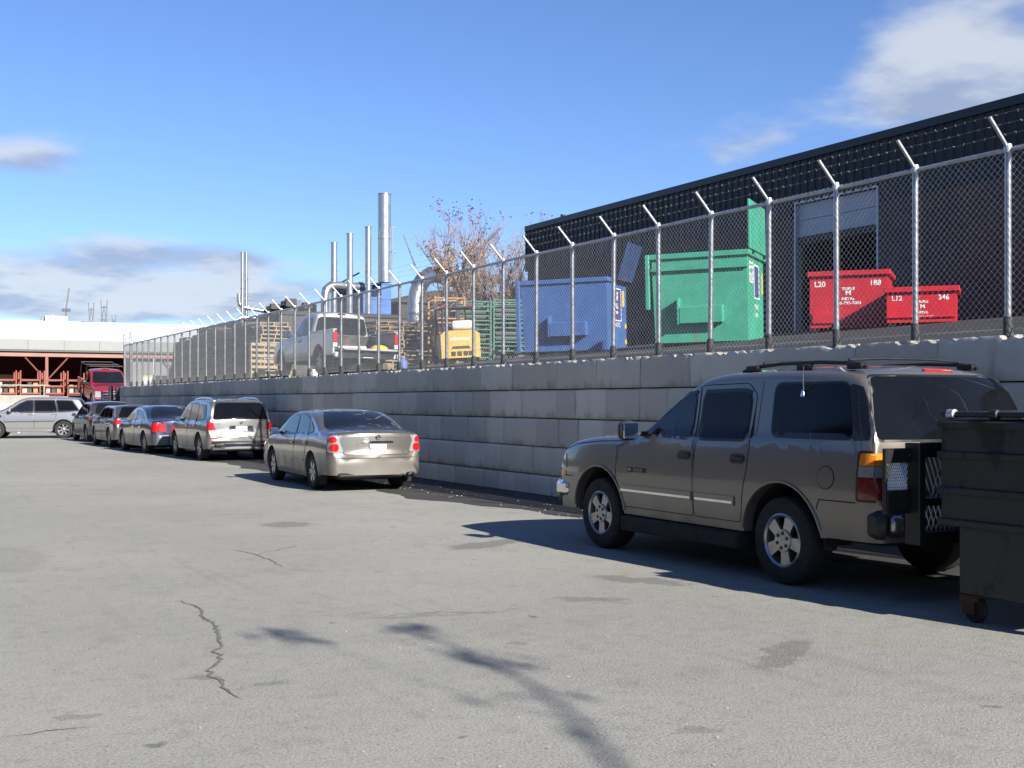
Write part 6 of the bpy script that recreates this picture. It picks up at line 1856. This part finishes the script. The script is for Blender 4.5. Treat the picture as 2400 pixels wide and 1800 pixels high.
def tree(name, label, base, H_, spread, seed, stems=5, nleaf=2600, top_red=True, lean=0.0, leafsize=.11):
    rnd = random.Random(seed); t = thing(name, label, 'tree', base); wood_ = MB(); twig = MB(); tips = []; mids = []

    def grow_(p, d, L, r, lev):
        n = 4; pts = [p.copy()]; dd = d.copy()
        for k in range(n):
            dd = (dd + Vector((rnd.gauss(0, .12), rnd.gauss(0, .12), rnd.gauss(.03, .06)))).normalized(); p = p + dd * (L / n); pts.append(p.copy())
        (wood_ if lev < 2 else twig).tube(pts, r, 6 if lev < 2 else 3, False, r * .5)
        if lev >= 4 or r < .006: tips.append(p); mids.append(pts[2]); return
        m = 3 if lev < 3 else 3
        for k in range(m + (1 if lev == 0 else 0)):
            q = pts[rnd.choice([2, 3, 4, 4])]; a = rnd.uniform(0, 2 * math.pi); sp = rnd.uniform(.3, .75)
            side = Vector((math.cos(a), math.sin(a), 0)); nd = (dd + side * sp * spread).normalized(); nd.z = max(nd.z, .12); nd.normalize()
            grow_(q, nd, L * rnd.uniform(.55, .78), r * .55, lev + 1)
        mids.append(pts[3])
    for k in range(stems):
        a = 2 * math.pi * k / stems + rnd.uniform(-.4, .4); d = Vector((math.cos(a) * .28 * spread + lean, math.sin(a) * .28 * spread, 1)).normalized()
        grow_(Vector((math.cos(a) * .12, math.sin(a) * .12, 0)), d, H_ * .40, .085, 0)
    wood_.build('trunk', M_bark, t, 60, False); o = twig.build('crown', M_twig, t, None, False)
    lv = MB(); red = MB(); zs = sorted(p.z for p in tips); zr = zs[int(len(zs) * .93)]
    src = tips + mids
    for k in range(nleaf):
        q = rnd.choice(src); 
        if q.z > H_ * .60 and rnd.random() < .5 + .5 * (q.z / H_ - .60) / .25: continue
        q = q + Vector((rnd.gauss(0, .08), rnd.gauss(0, .08), rnd.gauss(0, .09))); s = leafsize * rnd.uniform(.5, 1.1)
        u = Vector((rnd.gauss(0, 1), rnd.gauss(0, 1), rnd.gauss(0, 1))).normalized(); v = u.cross(Vector((rnd.gauss(0, 1), rnd.gauss(0, 1), rnd.gauss(0, 1)))).normalized()
        lv.add([q - u * s * .5, q + v * s * .28, q + u * s * .5, q - v * s * .28], [(0, 1, 2, 3)])
    o = lv.build('foliage', M_leaf, t, None, False); o['kind'] = 'stuff'
    if top_red:
        for q in tips:
            if q.z > zr:
                for k in range(3):
                    p = q + Vector((rnd.gauss(0, .1), rnd.gauss(0, .1), rnd.gauss(0, .08))); u = Vector((rnd.gauss(0, 1), rnd.gauss(0, 1), rnd.gauss(0, 1))).normalized(); v = u.cross(Vector((.3, .2, 1))).normalized(); s = .11
                    red.add([p - u * s * .5, p + v * s * .35, p + u * s * .5, p - v * s * .35], [(0, 1, 2, 3)])
        o = red.build('red_leaves', M_leafred, t, None, False); o['kind'] = 'stuff'
    return t


p = at(1092, 800, 50); tree('tree', 'half-bare autumn tree with tan leaves left of the brick warehouse', (p.x, p.y, yard_z(p.x, p.y) - .1), 7.0, .62, 17, 7, 12000, leafsize=.12)
p = at(1050, 800, 53); tree('tree', 'thin bare sapling clump left of the tan-leaved tree', (p.x, p.y, yard_z(p.x, p.y) - .1), 4.2, .5, 23, 5, 3000, False)
p = at(1235, 800, 56); tree('tree', 'sparse bare tree peeping past the corner of the brick warehouse', (p.x, p.y, yard_z(p.x, p.y) - .1), 6.6, .8, 31, 4, 1400, False)
p = at(1180, 800, 47); tree('tree', 'low brown shrubby tree between green racks and brick warehouse', (p.x, p.y, yard_z(p.x, p.y) - .1), 4.4, .9, 37, 6, 6000, False)
# ---------------------------------------------------------------- steel dumpster cut by the right edge of the picture
M_dgreen = worn_paint('dark_green_dumpster', (.009, .016, .0155), rust=(.016, .012, .009), amt=.7, lo=.50, fade=.25)
M_caster = pm('rusty_caster', (.06, .03, .016), .8, .2, .3, 12)
dp = thing('dumpster', 'dark green steel dumpster on castors at the right edge, behind the bronze SUV', 'dumpster', (6.93, 5.25, 0))
mb = MB(); mb.box(.03, 1.80, .05, .87, .20, .70, .012); mb.build('lower_body', M_dgreen, dp)
mb = MB(); mb.box(0, 1.83, 0, 1.01, .69, 1.46, .012); mb.build('upper_body', M_dgreen, dp)
for z in (.69, .92, 1.18, 1.40):
    mb = MB(); mb.box(-.022, 1.85, -.02, 1.03, z, z + .055, .008); mb.build('rib', M_dgreen, dp)
for y in (.10, .80):
    for x in (.10, 1.7):
        mb = MB(); mb.box(x - .06, x + .06, y - .07, y + .07, .155, .198); mb.box(x - .055, x - .04, y - .05, y + .05, .06, .155); mb.box(x + .04, x + .055, y - .05, y + .05, .06, .155); cs = mb.build('castor', M_caster, dp)
        mb = MB(); mb.lathe([(.02, -.03), (.085, -.03), (.095, -.015), (.095, .015), (.085, .03), (.02, .03)], 18, (x, y - .03, .096), 'x'); mb.build('castor_wheel', M_rubber, cs, 40)
mb = MB(); mb.tube([(.03, -.02, 1.505), (.03, 1.02, 1.505)], .02, 8); rod = mb.build('lid_rod', M_black, dp, 40)
for y in (.12, .55, .93):
    mb = MB(); mb.lathe([(.022, -.035), (.036, -.03), (.036, .03), (.022, .035)], 12, (.03, y, 1.505), 'y'); mb.build('rod_collar', M_galv if y != .55 else M_black, rod, 40)
for k in range(2):
    mb = MB(); mb.prism([(.05 + k * .9, 1.49), (.90 + k * .9, 1.50), (.90 + k * .9, 1.53), (.05 + k * .9, 1.52)], 'y', .03, .99); mb.build('lid', M_plastic, dp)

# ---------------------------------------------------------------- cracks and litter on the lot
def gp(dx, dy):
    px, py = dx * 1.085, dy * 1.085; Z = CAMH * FPX / (py - HORIZ); p = at(px, py, Z); return Vector((p.x, p.y, .004))


M_crack = pm('crack_tar', (.16, .15, .135), .9, 0, .35, 30)
ground_o = bpy.data.objects['ground']


def crack(pts, w, seed):
    rnd = random.Random(seed); P = [gp(*p) for p in pts]; Q = []
    for i in range(len(P) - 1):
        n = max(2, int((P[i + 1] - P[i]).length / .05))
        for k in range(n): Q.append(P[i].lerp(P[i + 1], k / n) + Vector((rnd.gauss(0, .012), rnd.gauss(0, .012), 0)))
    Q.append(P[-1]); rows = []
    for i, q in enumerate(Q):
        t = (Q[min(i + 1, len(Q) - 1)] - Q[max(0, i - 1)]).normalized(); nr = Vector((-t.y, t.x, 0)); e = min(1, min(i, len(Q) - 1 - i) / 6) * .8 + .2
        a, b = w * e * rnd.uniform(.3, 1.25), w * e * rnd.uniform(.3, 1.25); rows.append([q + nr * a, q - nr * b])
    mb = MB(); mb.grid(rows); mb.build('crack', M_crack, ground_o, None, False)


crack([(388, 1298), (430, 1312), (440, 1335), (463, 1350), (470, 1372), (481, 1388), (468, 1408), (483, 1424), (447, 1446), (456, 1462), (486, 1470), (478, 1486), (500, 1500), (520, 1510)], .014, 1)
crack([(495, 1188), (530, 1192), (560, 1200), (590, 1212), (615, 1226)], .010, 2)
crack([(790, 1340), (860, 1328), (950, 1322), (1060, 1325), (1150, 1310)], .005, 4)
crack([(10, 1590), (120, 1578), (210, 1570)], .010, 5)
rnd = random.Random(42); mb = MB()
for k in range(700):
    y = 4.2 + 22 * rnd.random() ** 1.6; x = rnd.uniform(-.5, .62) * y + 1.0
    if x > 9.9: continue
    r = rnd.choice([.004, .005, .006, .008, .011]); z = .002; mb.add([(x - r, y, z), (x + r, y - r * .3, z), (x, y + r, z), (x + r * .1, y - r, z), (x, y, z + r * .8)], [(0, 3, 4), (3, 1, 4), (1, 2, 4), (2, 0, 4)])
tag(mb.build('loose_grit', pm('grit', (.26, .245, .215), .9, 0, .5, 25)), 'loose grit and small stones scattered over the asphalt', 'grit', kind='stuff')
rnd = random.Random(9); mb = MB()
for k in range(260):
    y = rnd.uniform(12, 26); x = rnd.uniform(8.4, 9.9); r = rnd.choice([.005, .008, .012, .016]); z = .007
    mb.add([(x - r, y, z), (x + r, y - r * .3, z), (x, y + r, z), (x + r * .1, y - r, z), (x, y, z + r * .8)], [(0, 3, 4), (3, 1, 4), (1, 2, 4), (2, 0, 4)])
tag(mb.build('wall_foot_gravel', pm('pale_grit', (.42, .40, .36), .9, 0, .4, 25)), 'pale gravel crumbs on the dark strip along the wall', 'gravel', kind='stuff')

# ---------------------------------------------------------------- brick building across the lot, mirrored in the car windows
ob = thing('brown_building', 'long brown brick building across the lot, outside the picture', 'building', (-20, 0, 0))
M_bb = pm('brown_brick', (.085, .06, .045), .85, 0, .2, .5)
mb = MB(); mb.box(-12, 0, -30, 75, -.1, 11.0); mb.build('wall', M_bb, ob)
mb = MB(); mb.box(-12.1, .1, -30.1, 75.1, 11.002, 11.3, .02); mb.build('parapet', M_clad, ob)
for k in range(13): mb = MB(); mb.box(.004, .05, -26 + k * 8, -22.5 + k * 8, 1.0, 4.2); mb.build('shutter_door', M_clad, ob)

# ---------------------------------------------------------------- tree behind the viewpoint: only its shadow reaches the picture
def lift(dx, dy, L):
    q = gp(dx, dy); return q + to_sun * L


tr = thing('tree', 'tree behind the viewpoint whose branch shadows lie on the asphalt', 'tree', (0, 0, 0))
wd = MB(); lf = MB(); rnd = random.Random(4)
b1 = [lift(1440, 1800, 14.5), lift(1335, 1659, 14.2), lift(1250, 1560, 14.0), lift(1170, 1490, 13.8), lift(1090, 1445, 13.5), lift(1010, 1410, 13.2), lift(930, 1372, 13.0), lift(870, 1358, 12.8)]
b2 = [lift(1250, 1560, 14.0), lift(1080, 1520, 13.9), lift(900, 1470, 13.8), lift(780, 1420, 13.6), lift(690, 1393, 13.4), lift(580, 1366, 13.2)]
wd.tube(b1, .030, 6, False, .006); wd.tube(b2, .006, 6, False, .004)
root_ = Vector((b1[0].x + 1.6, b1[0].y - 2.4, 0)); wd.tube([root_, root_ + Vector((-.1, .2, 2.2)), root_ + Vector((-.5, .9, 4.3)), b1[0]], .20, 8, False, .03)
wd.build('trunk', M_bark, tr, 50, False)


def clump(c, n, r, s=.07):
    for k in range(n):
        q = c + Vector((rnd.gauss(0, r), rnd.gauss(0, r * .5), rnd.gauss(0, r * .5))); u = Vector((rnd.gauss(0, 1), rnd.gauss(0, 1), rnd.gauss(0, 1))).normalized(); v = u.cross(Vector((.2, .5, 1))).normalized(); ss = s * rnd.uniform(.6, 1.2)
        lf.add([q - u * ss, q + v * ss * .6, q + u * ss, q - v * ss * .6], [(0, 1, 2, 3)])


for (a, b, n, r) in (((600, 1370, 13.2), None, 26, .09), ((650, 1385, 13.3), None, 20, .10), ((880, 1362, 12.8), None, 26, .09), ((925, 1374, 13.0), None, 20, .08), ((1035, 1425, 13.3), None, 22, .09), ((1080, 1440, 13.5), None, 24, .10), ((985, 1405, 13.2), None, 8, .1), ((1170, 1500, 13.8), None, 10, .14), ((1240, 1570, 14.0), None, 8, .14)):
    clump(lift(*a), n, r)
o = lf.build('crown', M_leaf, tr, None, False)
